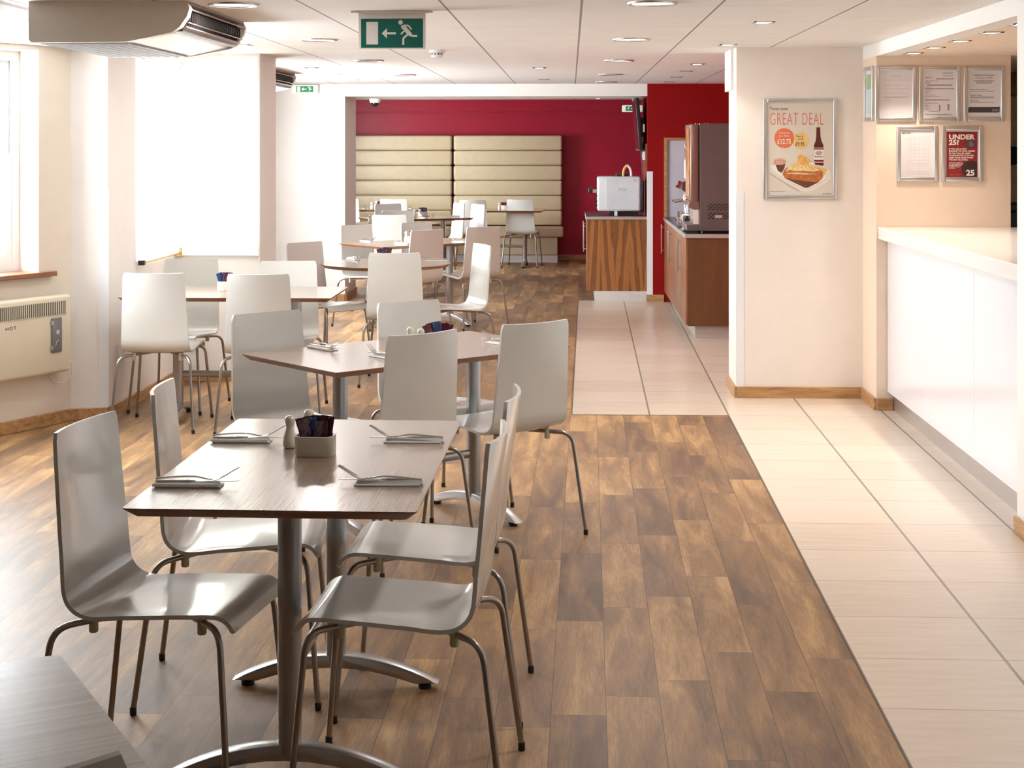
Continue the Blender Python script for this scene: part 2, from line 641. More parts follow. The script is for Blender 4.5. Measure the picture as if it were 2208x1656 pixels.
def zebrano():
    n = NT('grey_brown_zebrano_laminate')
    v = n.coords(scale=(1.6, 300, 1))
    f = n.noise(v, 1.6, 4, .65, .15)
    v2 = n.coords(scale=(.7, 70, 1))
    g = n.noise(v2, 1.2, 3, .5, .2)
    t = n.math('ADD', n.math('MULTIPLY', f, .68), n.math('MULTIPLY', g, .32))
    n.base(n.ramp(t, [(.32, (.18, .122, .088)), (.5, (.295, .203, .142)), (.68, (.40, .295, .215))]))
    n.link(n.math('ADD', .19, n.math('MULTIPLY', f, .10)), n.bsdf.inputs['Roughness'])
    n.set(Specular_IOR_Level=1.0, Coat_Weight=.6, Coat_Roughness=.16)
    return n.m


M['table_top'] = zebrano()
M['table_edge'] = wood('reddish_brown_table_edge', [(.3, (.15, .055, .022)), (.5, (.25, .10, .042)), (.7, (.34, .15, .065))], (2, 2, 20), 4, .4, .1)

# ------------------------------------------------------------------ room shell
K = (-2.884, 8.876)
UA = (-0.46098, -0.88741)
Mp = (-2.684, 8.929)
XR = 1.835


def P_on(s):
    return (K[0] + UA[0] * s, K[1] + UA[1] * s)


# floors
OUTL = [(-4.45, -3.2), (-4.45, 6.40), (-3.11, 9.0), (-2.94, 9.08), (-2.91, 10.39), (-2.91, 10.60), (-2.15, 10.60), (-2.15, 11.02), (-3.47, 12.18), (-3.5, 16.55), (-3.65, 16.56), (-3.65, 21.6)]
bm = NB()
prism(bm, OUTL + [(4.4, 21.6), (4.4, -3.2)], 'z', -.12, 0)
tag(obj('floor', bm, M['floor_wood']), kind='structure')


def slab(pts, z0, z1, name, m):
    b = NB()
    prism(b, pts, 'z', z0, z1)
    return struct(name, b, m)


slab([(.79, -3.1), (.930, 9.18), (.009, 9.18), (.080, 15.86), (1.62, 15.86), (1.62, 9.9), (4.3, 9.9), (4.3, -3.1)], -.02, .0015, 'floor', M['floor_tile'])
# thin dark seam between the two floors
b = NB()
for (x0, y0), (x1, y1) in [((.79, -3.1), (.930, 9.18)), ((.930, 9.18), (.009, 9.18)), ((.009, 9.18), (.080, 15.86))]:
    d = Vector((x1 - x0, y1 - y0)).normalized() * .0025
    prism(b, [(x0 - d.y, y0 + d.x), (x0 + d.y, y0 - d.x), (x1 + d.y, y1 - d.x), (x1 - d.y, y1 + d.x)], 'z', 0, .0022)
struct('trim_1', b, plain('dark_floor_seam', (.10, .07, .05), .6))

# ceiling
b = NB()
prism(b, OUTL + [(2.3, 21.6), (2.3, -3.2)], 'z', H, H + .12)
struct('ceiling', b, M['ceiling'])
b = NB()
box(b, XR + .12, 5.4, 2.127, 4.4, 12.2, 2.20)
struct('ceiling', b, M['peach_wall'])
b = NB()   # lowered soffit beside the windows
prism(b, [(-4.4, -3.0), (-2.47, -3.0), (-2.47, 8.9), (-2.55, 9.3), (-2.66, 9.9), (-2.90, 9.9), (-2.92, 9.08), (-3.10, 8.98), (-4.4, 6.45)], 'z', 2.155, H + .01)
struct('trim_2', b, M['soffit'])


def wall(name, p0, p1, th, z0, z1, m, holes=()):
    """wall from p0 to p1 (inner face), thickness th to the left of the direction; holes=(s0,s1,z0,z1)"""
    p0 = Vector(p0); p1 = Vector(p1)
    L = (p1 - p0).length
    d = (p1 - p0) / L
    mat = Matrix(((d.x, -d.y, 0, p0.x), (d.y, d.x, 0, p0.y), (0, 0, 1, 0), (0, 0, 0, 1)))
    b = NB()
    s = 0.0
    for (a, c, hz0, hz1) in sorted(holes):
        if a > s + 1e-4: box(b, s, 0, z0, a, th, z1, mat=mat)
        if hz0 > z0: box(b, a, 0, z0, c, th, hz0, mat=mat)
        if hz1 < z1: box(b, a, 0, hz1, c, th, z1, mat=mat)
        s = c
    if s < L - 1e-4: box(b, s, 0, z0, L, th, z1, mat=mat)
    return struct(name, b, m), mat


def window(n, mat, s0, s1, z0, z1, th, style='sash', port=True):
    """white framed window set in a wall opening; local x along wall, y outwards"""
    r = tag(empty('window_%d' % n), kind='structure')
    b = NB()
    y0, y1 = th - .10, th - .03
    fw = .055
    box(b, s0, y0, z0, s0 + fw, y1, z1, mat=mat); box(b, s1 - fw, y0, z0, s1, y1, z1, mat=mat)
    box(b, s0 + fw, y0, z0, s1 - fw, y1, z0 + fw, mat=mat); box(b, s0 + fw, y0, z1 - fw, s1 - fw, y1, z1, mat=mat)
    obj('window_frame', b, M['white_plastic'], r)
    zm = z0 + (z1 - z0) * .52
    for (a, c, o_) in ((z0 + fw, zm + .02, .0), (zm - .02, z1 - fw, .03)):
        b = NB()
        sw = .042
        ya, yb = y0 + .004 + o_ * .6, y0 + .034 + o_ * .6
        box(b, s0 + fw, ya, a, s0 + fw + sw, yb, c, mat=mat); box(b, s1 - fw - sw, ya, a, s1 - fw, yb, c, mat=mat)
        box(b, s0 + fw + sw, ya, a, s1 - fw - sw, yb, a + sw, mat=mat); box(b, s0 + fw + sw, ya, c - sw, s1 - fw - sw, yb, c, mat=mat)
        obj('sash', b, M['white_plastic'], r)
    b = NB()
    box(b, s0 + fw, y0 + .02, z0 + fw, s1 - fw, y0 + .023, z1 - fw, mat=mat)
    obj('pane', b, M['glass'], r)
    if port:
        c = mat @ Vector(((s0 + s1) / 2, th + .02, (z0 + z1) / 2))
        ang = math.atan2(mat[1][0], mat[0][0])
        portal(c, (-PI / 2, 0, ang), s1 - s0, z1 - z0)
    return r


# left: near wall, angled wall with the window and heater, return, bay
SA = 2.86
Pn = P_on(SA)
_, m_near = wall('wall_left_near', (-4.2, -3.0), (-4.2, Pn[1]), .25, 0, H, M['cream_wall'],
                 [])
AW0, AW1 = SA - 1.75, SA - .247
_, m_ang = wall('wall_left_angled', Pn, K, .25, 0, H, M['cream_wall'], [(AW0, AW1, .875, 2.125)])
window(4, m_ang, AW0, AW1, .875, 2.125, .25)
b = NB()
box(b, AW0 - .10, -.045, .850, AW1 + .10, .22, .878, bev=.004, mat=m_ang)
struct('trim_3', b, M['oak_sill'])
_, m_ret = wall('wall_left_return', K, Mp, .15, 0, H, M['white_wall'])
_, m_bay = wall('wall_left_bay', Mp, (-2.66, 10.39), .25, 0, H, M['white_wall'], [(.55, 1.42, .875, 2.14)])
window(5, m_bay, .55, 1.42, .875, 2.14, .25)
# roller blind in the bay
bl = empty('roller_blind')
tag(bl, 'white roller blind pulled down over the bright bay window', 'blind')
b = NB()
box(b, .575, -.030, .872, 1.435, -.0285, 2.15, mat=m_bay)
obj('cloth', b, M['blind'], bl)
b = NB()
tube(b, [m_bay @ Vector((.565, -.032, .866)), m_bay @ Vector((1.448, -.032, .866))], .007, 10)
obj('bottom_rail', b, M['blind_rail'], bl, 40)
b = NB()
box(b, .550, -.05, .850, .590, -.012, .882, bev=.004, mat=m_bay)
obj('end_stop', b, M['dark_plastic'], bl)
b = NB()
box(b, 1.435, -.045, .84, 1.452, -.003, .90, bev=.004, mat=m_bay)
obj('end_bracket', b, M['blind_rail'], bl)
b = NB()
tube(b, [m_bay @ Vector((.57, -.035, 2.135)), m_bay @ Vector((1.45, -.035, 2.135))], .016, 14)
obj('roller', b, M['white_plastic'], bl, 40)

_, m_pr = wall('wall_bay_front', (-2.90, 10.39), (-2.09, 10.39), .18, 0, H, M['white_wall'], [(.25, .775, .855, 2.15)])
window(12, m_pr, .25, .775, .855, 2.15, .18)
bl2 = empty('roller_blind')
tag(bl2, 'white roller blind facing the camera in the bay, glowing left of the dark pier side', 'blind')
b = NB()
box(b, .287, -.022, .852, .806, -.0205, 2.185, mat=m_pr)
obj('cloth', b, M['blind'], bl2)
b = NB(); tube(b, [m_pr @ Vector((.287, -.024, .850)), m_pr @ Vector((.806, -.024, .850))], .006, 10)
obj('bottom_rail', b, M['white_plastic'], bl2, 40)
b = NB()
box(b, -2.14, 10.57, 0, -2.09, 10.96, H)
struct('wall_left_pier', b, M['white_wall'])
wall('wall_left_splay', (-2.09, 10.96), (-3.25, 12.0), .15, 0, H, M['white_wall'])
_, m_lf = wall('wall_left_far', (-3.25, 12.0), (-3.25, 15.75), .25, 0, H, M['white_wall'],
               [(.25, 2.35, .80, 2.05)])
window(6, m_lf, .25, 2.35, .80, 2.05, .25)
# partition with the wide opening
b = NB()
box(b, -3.5, 15.75, 0, -2.295, 16.55, H)
struct('wall_far_partition', b, M['white_wall'])
b = NB()
box(b, -2.295, 15.75, 2.083, .777, 16.55, H)
struct('wall_far_beam', b, M['white_wall'])
b = NB()
box(b, .777, 15.75, 0, 2.2, 15.95, H)
box(b, .777, 15.95, 0, .90, 16.80, H)
struct('wall_red_partition', b, M['scarlet'])
# back room
b = NB()
box(b, -3.65, 21.45, 0, 2.2, 21.6, H)
box(b, -3.65, 21.39, 2.045, 2.2, 21.45, H)
struct('wall_back', b, M['crimson'])
_, m_bl = wall('wall_left_back_room', (-3.4, 16.55), (-3.4, 21.45), .25, 0, H, M['white_wall'], [(1.6, 3.2, .8, 2.05)])
window(8, m_bl, 1.6, 3.2, .8, 2.05, .25)
wall('wall_right_back_room', (1.9, 21.45), (1.9, 15.95), .15, 0, H, M['crimson'])
# right side
wall('wall_right_far', (1.64, 15.75), (1.64, 10.3), .15, 0, H, M['scarlet'])
b = NB()
box(b, 1.045, 9.83, 0, XR, 10.30, H)
box(b, 1.03, 10.02, 1.945, 1.3, 10.42, H)
struct('wall_column', b, M['wall'])
b = NB()
box(b, XR, 9.40, 0, 2.632, 9.83, 2.127)
struct('wall_alcove', b, M['peach_wall'])
b = NB()
box(b, XR, -3.0, 0, XR + .12, 6.46, H)
struct('wall_right_near', b, M['white_wall'])
b = NB()
box(b, XR, 6.46, 2.127, XR + .12, 9.83, H)
struct('wall_right_beam', b, M['white_wall'])
b = NB()
box(b, 4.2, 5.4, 0, 4.4, 12.2, 2.2); box(b, XR, 5.2, 0, 4.4, 5.4, 2.2); box(b, 1.64, 12.0, 0, 4.4, 12.2, 2.2)
struct('wall_kitchen', b, M['cream_wall'])
# behind the camera: unseen wall, made dark to dim reflections in the legs
_, m_bk = wall('wall_behind', (XR + .1, -3.0), (-4.4, -3.0), .2, 0, H, plain('dark_unseen_wall', (.10, .06, .045), .6))


# skirting boards
def skirt(name, pts, m, h=.072, t=.016):
    b = NB()
    for p0, p1 in zip(pts[:-1], pts[1:]):
        p0 = Vector(p0); p1 = Vector(p1)
        L = (p1 - p0).length
        d = (p1 - p0) / L
        mat = Matrix(((d.x, -d.y, 0, p0.x), (d.y, d.x, 0, p0.y), (0, 0, 1, 0), (0, 0, 0, 1)))
        box(b, -.0, -t, 0, L + .0, 0, h, bev=.003, seg=1, mat=mat)
    return struct(name, b, m)


skirt('baseboard_left', [Pn, K, Mp, (-2.66, 10.39)], M['oak_y'])
skirt('baseboard_left_near', [(-4.2, -3), Pn], M['oak_y'])
skirt('baseboard_pier', [(-2.66, 10.39), (-2.09, 10.39), (-2.09, 10.96)], M['oak_x'])
skirt('baseboard_left_far', [(-3.25, 12.0), (-3.25, 15.75), (-2.295, 15.75), (-2.295, 16.55)], M['oak_x'])
skirt('baseboard_back', [(-3.4, 21.45), (1.9, 21.45)], M['oak_x'])
skirt('baseboard_red', [(.777, 15.75), (.945, 15.75)], M['oak_x'], h=.075)
skirt('baseboard_column', [(1.045, 10.3), (1.045, 9.83), (XR, 9.83), (XR, 9.40), (1.93, 9.40)], M['oak_x'])
skirt('baseboard_right', [(XR, 6.46), (XR, -3.0)], M['oak_y'])


# plastic corner guards
def guard(x, y, dx, dy, z0, z1, w=.045, t=.003, rz=0.0, where=''):
    g = empty('corner_guard', (x, y, 0), rz)
    tag(g, where, 'corner guard', 'white plastic corner guards')
    b = NB()
    prism(b, [(0, 0), (dx * w, 0), (dx * w, -t * 1), (-dx * t, -t), (-dx * t, dy * w), (0, dy * w)], 'z', z0, z1)
    obj('angle_strip', b, M['white_plastic'], g)
    return g


guard(1.045, 9.83, 1, 1, .072, 1.30, where='white plastic corner guard on the left corner of the poster column')
guard(.777, 15.75, 1, 1, .075, 1.32, w=.055, where='white plastic corner guard between wooden cabinet and red wall')
g = guard(0, 0, -1, 1, .072, 1.335, w=.055, where='white plastic corner guard on the wall corner beside the wall heater')
g.location = (Mp[0] + .002, Mp[1] - .002, 0)
g.rotation_euler = (0, 0, math.atan2(Mp[1] - K[1], Mp[0] - K[0]))

# ------------------------------------------------------------------ ceiling lamps and fittings
def disc_light(x, y, z, r, power, col, name='lamp_light', spot=None, parent=None):
    if spot:
        l = bpy.data.lights.new(name, 'SPOT')
        l.spot_size = spot
        l.spot_blend = .6
        l.shadow_soft_size = r
    else:
        l = bpy.data.lights.new(name, 'AREA')
        l.shape = 'DISK'
        l.size = r * 2
        l.spread = PI
    l.energy = power
    l.color = col
    o = bpy.data.objects.new(name, l)
    COL.objects.link(o)
    o.location = (x, y, z)
    if parent: o.parent = parent
    return o


def round_light(x, y, on, label, r=.105, grp='round recessed ceiling lights'):
    t = empty('round_ceiling_light', (x, y, H))
    tag(t, label, 'ceiling light', grp)
    b = NB()
    lathe(b, [(r * .86, -.002), (r * .90, -.008), (r * 1.0, -.009), (r * 1.04, -.003), (r * 1.04, .0)], 36, close=False)
    obj('trim_ring', b, M['brushed'], t, 40)
    b = NB()
    lathe(b, [(.001, -.006), (r * .5, -.006), (r * .87, -.003), (r * .87, .0)], 32)
    obj('diffuser', b, M['lamp_on'] if on else M['lamp_off'], t, 40)
    if on:
        disc_light(0, 0, -.013, r * .8, ROUND_W, (1, .95, .90), parent=t)
    return t


ps = ['nearest to the green exit sign', 'second one from the hanging exit sign', 'furthest one before the opening']
for (x, y, on, lb) in [
    (-1.464, 8.99, True, 'lit round ceiling light left of the hanging exit sign'),
    (-1.464, 11.25, False, 'unlit round ceiling light seen just below the hanging exit sign'),
    (-1.464, 13.60, False, 'unlit round ceiling light left of the smoke detector, furthest of its row'),
    (.353, 9.02, True, 'lit round ceiling light nearest the camera, largest of the lit ones'),
    (.353, 11.32, True, 'lit round ceiling light, second back in the right row'),
    (.353, 13.58, False, 'flat round ceiling light, third back in the right row'),
    (.353, 15.25, False, 'flat round ceiling light close to the white beam before the red room')]:
    round_light(x, y, on, lb)
for (y, w_) in [(6.7, 'first'), (4.4, 'second'), (2.1, 'third'), (-.2, 'fourth')]:  # lamps out of view, added along the rows as fill light
    for (x, sd) in ((-1.464, 'left'), (.353, 'right')):
        round_light(x, y, (sd == 'right' and y > 4) or y > 6, '%s added unseen round light of the %s row above the top edge of the picture' % (w_, sd), grp='added round lights above the picture')


def spot_light(x, y, z, on, label, power=None, grp='small square recessed spots', w=.052):
    t = empty('recessed_spotlight', (x, y, z))
    tag(t, label, 'spotlight', grp)
    b = NB()
    for k in range(4):
        m_ = Matrix.Rotation(k * PI / 2, 4, 'Z')
        box(b, -w, -w, -.004, w, -w + .014, .0, mat=m_)
    obj('bezel', b, M['brushed'], t)
    b = NB()
    lathe(b, [(.001, -.003), (.030, -.003), (.034, -.001), (.034, 0)], 20)
    obj('bulb', b, M['spot_on'] if on else M['lamp_off'], t, 40)
    b = NB()
    box(b, -w + .014, -w + .014, -.0015, w - .014, w - .014, -.0005)
    obj('gimbal_plate', b, M['steel'], t)
    if on:
        disc_light(0, 0, -.01, .03, power or SMALL_W, PEACH if z < H - .01 else WARM, spot=math.radians(100), parent=t)
    return t


for (x, y, on, lb) in [
    (-2.06, 12.33, False, 'small recessed spot left of the hanging exit sign, nearest of its row'),
    (-2.06, 13.49, False, 'small recessed spot above and right of the small green wall sign'),
    (-2.06, 14.67, False, 'small recessed spot close to the far white beam on the left'),
    (-2.611, 14.65, False, 'small recessed spot right above the small green exit sign'),
    (-2.011, 9.48, False, 'small recessed spot right of the dark grille of the near air conditioner'),
    (-2.258, 9.84, False, 'small recessed spot under the near air conditioner, in the bright window bay'),
    (-.25, 12.40, True, 'small recessed spot right of the smoke detector, nearer of two'),
    (-.25, 14.63, False, 'small recessed spot near the far beam, beyond the lit one beside the smoke detector'),
    (.963, 7.80, True, 'small square spot nearest the camera, in front of the poster column'),
    (.963, 9.55, True, 'small square spot at the top left corner of the poster column'),
    (.963, 11.87, True, 'bright small spot in front of the red wall, beyond the column corner'),
    (.963, 13.00, False, 'small spot over the drinks cabinet, second in front of the red wall'),
    (.963, 14.17, False, 'small spot over the drinks cabinet, third in front of the red wall'),
    (.963, 15.22, False, 'small spot right against the top of the red wall')]:
    spot_light(x, y, H, on, lb)
spot_light(.369, 20.9, H, True, 'lit small spot in the ceiling of the far red room', 3.0)
for i, (y, lb) in enumerate([(9.10, 'alcove ceiling spot closest to the framed notices'), (8.58, 'second alcove ceiling spot from the notices'),
                             (8.02, 'third alcove ceiling spot from the notices'), (7.43, 'fourth alcove ceiling spot, nearer the camera'),
                             (6.93, 'alcove ceiling spot half hidden by the right wall post')]):
    spot_light(1.99, y, 2.127, True, lb, ALCOVE_W, 'spots in the lowered alcove ceiling', w=.048)
for y in (7.0, 8.2):  # extra unseen spots, added to light the dark kitchen
    spot_light(3.0, y, 2.127, True, 'added unseen kitchen ceiling spot above the work side of the counter', ALCOVE_W, 'added spots in the kitchen ceiling')

for (y, w_) in ((5.6, 'first'), (3.4, 'second'), (1.2, 'third')):  # spots out of view, added to brighten the right side
    spot_light(.963, y, H, y > 3, '%s added unseen small spot of the right row above the top edge of the picture' % w_)
# smoke detector
t = empty('smoke_detector', (-.865, 10.06, H))
tag(t, 'white round smoke detector on the ceiling right of the exit sign', 'smoke detector')
b = NB(); lathe(b, [(.053, 0), (.053, -.012), (.045, -.018)], 28); obj('base', b, M['white_plastic'], t, 40)
b = NB(); lathe(b, [(.036, -.018), (.036, -.030), (.040, -.034), (.034, -.046), (.010, -.050)], 28); obj('sensor_head', b, M['white_plastic'], t, 40)
b = NB()
for k in range(10):
    box(b, .034, -.004, -.030, .0375, .004, -.019, mat=Matrix.Rotation(k * PI / 5, 4, 'Z'))
obj('vent_slots', b, M['dark_plastic'], t)

# dome camera
t = empty('dome_camera', (-2.62, 20.75, H))
tag(t, 'small white dome security camera on the far room ceiling', 'security camera')
b = NB(); lathe(b, [(.075, 0), (.075, -.035), (.062, -.06)], 24); obj('housing', b, M['white_plastic'], t, 40)
b = NB(); lathe(b, [(.052, -.058), (.050, -.078), (.036, -.098), (.012, -.108)], 24); obj('dome', b, M['lens'], t, 40)


def runner(parent, x, z, s, mat, y, flip=1):
    """running man pictogram, s = height"""
    b = NB()
    f = flip
    def q(px, pz): return (x + f * px * s, z + pz * s)
    poly(b, ell(x + f * -.37 * s, z + .40 * s, .10 * s, .10 * s, 18), y)
    poly(b, [q(-.33, .28), q(-.17, .27), q(.14, -.10), q(-.00, -.20), q(-.35, .18)], y)
    thick(b, [q(-.25, .27), q(-.03, .27), q(.11, .09)], .07 * s, y - .0001)
    thick(b, [q(-.20, .03), q(-.36, -.11)], .065 * s, y - .0001)
    thick(b, [q(-.05, -.12), q(-.25, -.29), q(-.25, -.58)], .085 * s, y - .0002)
    thick(b, [q(.05, -.15), q(.14, -.19), q(.36, -.19)], .085 * s, y - .0002)
    return obj('running_figure', b, mat, parent)


# hanging exit sign
t = empty('exit_sign', (-.815, 7.08, H), 0)
tag(t, 'green running man exit sign hanging from the ceiling, arrow left', 'exit sign')
b = NB(); box(b, -.158, -.020, -.012, .158, .020, 0, bev=.003); box(b, -.188, -.018, -.010, -.158, .018, 0, bev=.002); box(b, .158, -.018, -.010, .188, .018, 0, bev=.002)
obj('mounting_bar', b, M['sign_white'], t)
b = NB(); box(b, -.154, -.0035, -.174, .154, .0035, -.012, bev=.001); obj('panel', b, M['sign_white'], t)
b = NB(); poly(b, [(-.142, -.168), (.142, -.168), (.142, -.035), (-.142, -.035)], -.0042); obj('green_field', b, M['green'], t)
b = NB(); poly(b, [(-.118, -.153), (-.064, -.153), (-.064, -.050), (-.118, -.050)], -.0046); obj('door_symbol', b, M['sign_white'], t)
b = NB()
poly(b, [(-.047, -.102), (-.023, -.078), (-.023, -.126)], -.0046); poly(b, [(-.023, -.1065), (.018, -.1065), (.018, -.0975), (-.023, -.0975)], -.0046)
obj('arrow', b, M['sign_white'], t)
runner(t, .078, -.0945, .105, M['sign_white'], -.0046)


def small_exit(loc, label, flip, rod):
    t = empty('exit_sign', loc)
    tag(t, label, 'exit sign')
    b = NB(); box(b, -.135, -.045, -.045, .135, .0, .045, bev=.012); obj('housing', b, M['white_far'], t, 40)
    b = NB(); poly(b, [(-.088, -.030), (.088, -.030), (.088, .030), (-.088, .030)], -.0456); obj('green_field', b, M['green_far'], t)
    b = NB(); poly(b, [(-flip * .078, -.026), (-flip * .045, -.026), (-flip * .045, .026), (-flip * .078, .026)][::1], -.0462); obj('door_symbol', b, M['white_far'], t)
    b = NB()
    poly(b, [(-flip * .036, 0), (-flip * .012, .017), (-flip * .012, -.017)], -.0462); poly(b, [(-flip * .012, -.005), (flip * .020, -.005), (flip * .020, .005), (-flip * .012, .005)], -.0462)
    obj('arrow', b, M['white_far'], t)
    runner(t, flip * .058, .004, .050, M['white_far'], -.0462, flip)
    if rod:
        b = NB(); tube(b, [(0, -.02, .045), (0, -.02, rod)], .004, 8); obj('hanging_rod', b, M['white_plastic'], t)
    return t


small_exit((-2.70, 15.75, 2.155), 'small backlit exit sign on the white wall beside the dark pier', 1, 0)
small_exit((.81, 20.4, 2.06), 'small backlit exit sign hanging in front of the red wall, arrow right', -1, H - 2.06)


# ceiling mounted air conditioners
def aircon(loc, label):
    t = empty('air_conditioner', loc)
    tag(t, label, 'air conditioner')
    x0, x1, xb = -.67, 0.0, -.245
    L = 1.17
    prof = [(x0, 0), (x0, -.165), (x0 + .012, -.175), (xb, -.172), (-.055, -.134), (-.020, -.110), (.012, -.065), (.022, -.03), (.010, -.006), (0, 0)]
    b = NB()
    prism(b, prof, 'y', 0, .055)
    obj('end_panel', b, M['beige_plastic'], t, 35)
    b = NB()
    prism(b, prof, 'y', L - .03, L)
    obj('end_panel', b, M['beige_plastic'], t, 35)
    body = [(x0 + .004, 0), (x0 + .004, -.168), (xb, -.168), (-.075, -.130), (-.075, 0)]
    b = NB()
    prism(b, body, 'y', .055, L - .03)
    obj('casing', b, M['white_plastic'], t)
    b = NB()
    n = 38
    for k in range(n):
        y = .07 + k * (L - .12) / n
        box(b, x0 + .03, y, -.176, xb - .02, y + .012, -.168)
    for k in range(9):
        x = x0 + .03 + k * (xb - .05 - x0) / 8.0
        box(b, x - .003, .07, -.1775, x + .003, L - .045, -.170)
    obj('intake_grille', b, plain('pale_grey_intake_grille', (.55, .54, .56), .5), t)
    b = NB()
    box(b, -.070, .056, -.125, -.020, L - .031, -.006)
    obj('outlet', b, M['dark_grille'], t)
    b = NB()
    for k in range(26):
        y = .09 + k * (L - .16) / 25
        pts = [(-.020, -.022), (.004, -.040), (.004, -.075), (-.020, -.100)]
        prism(b, pts, 'y', y, y + .006)
    obj('louvre_fins', b, M['dark_grille'], t)
    b = NB()
    tube(b, [(.012, .055, -.030), (.012, L - .03, -.030)], .004, 8)
    tube(b, [(.005, .055, -.088), (.005, L - .03, -.088)], .003, 8)
    obj('louvre_rail', b, M['brushed'], t)
    b = NB()
    prism(b, [(-.075, -.130), (-.020, -.116), (-.002, -.108), (-.004, -.103), (-.075, -.122)], 'y', .055, L - .03)
    prism(b, [(-.075, -.001), (.012, -.001), (.018, -.012), (-.075, -.008)], 'y', .055, L - .03)
    obj('outlet_lip', b, plain('pinkish_grey_lip', (.42, .33, .31), .35), t)
    return t


aircon((-1.64, 6.545, H), 'beige ceiling air conditioner with dark louvred outlet at the top left')
aircon((-2.40, 12.25, H), 'smaller looking far air conditioner half hidden behind the dark pier')

# ------------------------------------------------------------------ wall heater, socket
hm = m_ang
hx1 = SA - .078
ht = empty('wall_heater')
tag(ht, 'cream electric panel heater on the wall under the left window', 'heater')
ht.matrix_world = hm @ Matrix.Translation((hx1 - .95, 0, .305))
b = NB(); box(b, 0, -.088, 0, .95, -.012, .440, bev=.022, seg=4); obj('casing', b, M['cream_plastic'], ht, 40)
b = NB(); box(b, .05, -.012, .08, .15, 0, .36); box(b, .80, -.012, .08, .90, 0, .36); obj('wall_bracket', b, M['cream_plastic'], ht)
b = NB(); box(b, .045, -.090, .325, .905, -.086, .412, bev=.001); obj('grille_surround', b, M['cream_plastic'], ht)
b = NB(); box(b, .052, -.0915, .332, .897, -.0895, .405); obj('grille_recess', b, M['dark_plastic'], ht)
b = NB()
n = 62
for k in range(n):
    x = .052 + k * .845 / (n - 1)
    box(b, x - .0030, -.0935, .332, x + .0030, -.0915, .405)
obj('grille_bars', b, M['cream_plastic'], ht)
b = NB(); box(b, .790, -.100, .120, .865, -.086, .315, bev=.006, seg=3); obj('control_cover', b, M['grey_plastic'], ht, 40)
for zz in (.275, .135):
    b = NB(); box(b, .784, -.104, zz, .794, -.088, zz + .025, bev=.002); obj('cover_hinge', b, M['steel'], ht)
b = NB(); tube(b, [(.812, -.1005, .150), (.815, -.1025, .180), (.835, -.1025, .190)], .0025, 6); obj('timer_lever', b, M['steel'], ht, 40)
b = NB()
lathe(b, [(.014, 0), (.014, .001)], 16, (.0, 0, 0))
for v in b.verts[-32:]:
    v.co = Vector((.828 + v.co.x, -.1012 - v.co.z, .235 + v.co.y))
obj('control_knob', b, M['steel'], ht, 40)
b = NB(); box(b, .440, -.0892, .268, .560, -.0882, .306); obj('paper_label', b, M['label_paper'], ht)
tx = text('HOT', .026, M['dark_ink'], ht, .458, .277, -.0897, sx=1.25, bold=.0005, space=1.25, rot=.03)
b = NB()
tube(b, crspline([(.935, -.05, .085), (.965, -.055, .06), (.985, -.055, .01), (.975, -.05, -.045), (.930, -.035, -.070), (.88, -.02, -.055), (.85, -.015, -.02)], 6), .0038, 8)
obj('cable', b, M['white_plastic'], ht, 60)

so = empty('wall_socket')
tag(so, 'double white wall socket low on the bay wall behind the first chair', 'socket')
so.matrix_world = m_bay @ Matrix.Translation((.26, 0, .37))
b = NB(); box(b, -.073, -.022, -.043, .073, 0, .043, bev=.003); obj('faceplate', b, M['white_plastic'], so)
b = NB()
for s in (-.036, .036):
    for dx, dz in ((-.011, -.012), (.011, -.012), (0, .006)):
        box(b, s + dx - .003, -.0225, dz - .004, s + dx + .003, -.0215, dz + .004)
obj('pin_holes', b, M['dark_plastic'], so)

# ------------------------------------------------------------------ service counter and alcove
ct = empty('service_counter', (1.90, 6.0, 0))
tag(ct, 'white service counter with glossy front panels in the right wall opening', 'counter')
b = NB(); box(b, -.056, .465, 1.028, .78, 3.395, 1.10, bev=.004); box(b, .060, .0, 1.028, .78, .465, 1.10)
obj('worktop', b, M['counter'], ct)
for y0, y1 in [(.465, 1.395), (1.400, 2.395), (2.400, 3.395)]:
    b = NB(); box(b, -.0, y0, .113, .018, y1, 1.026, bev=.0015, seg=1); obj('front_panel', b, M['gloss_white'], ct)
b = NB(); box(b, .060, .3, .11, .60, 3.39, 1.026); obj('carcass', b, M['white_plastic'], ct)
b = NB(); box(b, .035, .465, 0, .05, 3.39, .112); obj('plinth', b, M['brushed'], ct)

# kitchen things seen past the alcove wall
t = empty('wall_cupboard', (2.75, 11.55, 1.96)); tag(t, 'dark brown wall cupboard glimpsed at the right edge beyond the notices', 'cupboard')
b = NB(); box(b, 0, 0, 0, .8, .4, .16, bev=.004); obj('carcass', b, M['walnut_dark'], t)
b = NB(); box(b, .05, -.018, .015, .75, 0, .145, bev=.003); obj('door', b, M['walnut_dark'], t)
b = NB(); prism(b, [(2.95, 1.48), (3.00, 1.56), (3.20, 1.59), (3.46, 1.57), (3.50, 1.46), (3.30, 1.43), (3.10, 1.45)], 'y', 11.93, 11.998)
tag(obj('folded_cloth', b, M['cloth']), 'dark navy cloth hanging on the kitchen wall at the right edge', 'cloth')
t = empty('waste_bin', (2.85, 10.7, 0)); tag(t, 'tall black bin standing beyond the counter at the right edge', 'bin')
b = NB(); box(b, 0, 0, 0, .45, .4, 1.14, bev=.02); obj('body', b, M['dark_plastic'], t, 40)
b = NB(); box(b, -.01, -.01, 1.14, .46, .41, 1.19, bev=.015); obj('lid', b, M['dark_plastic'], t, 40)


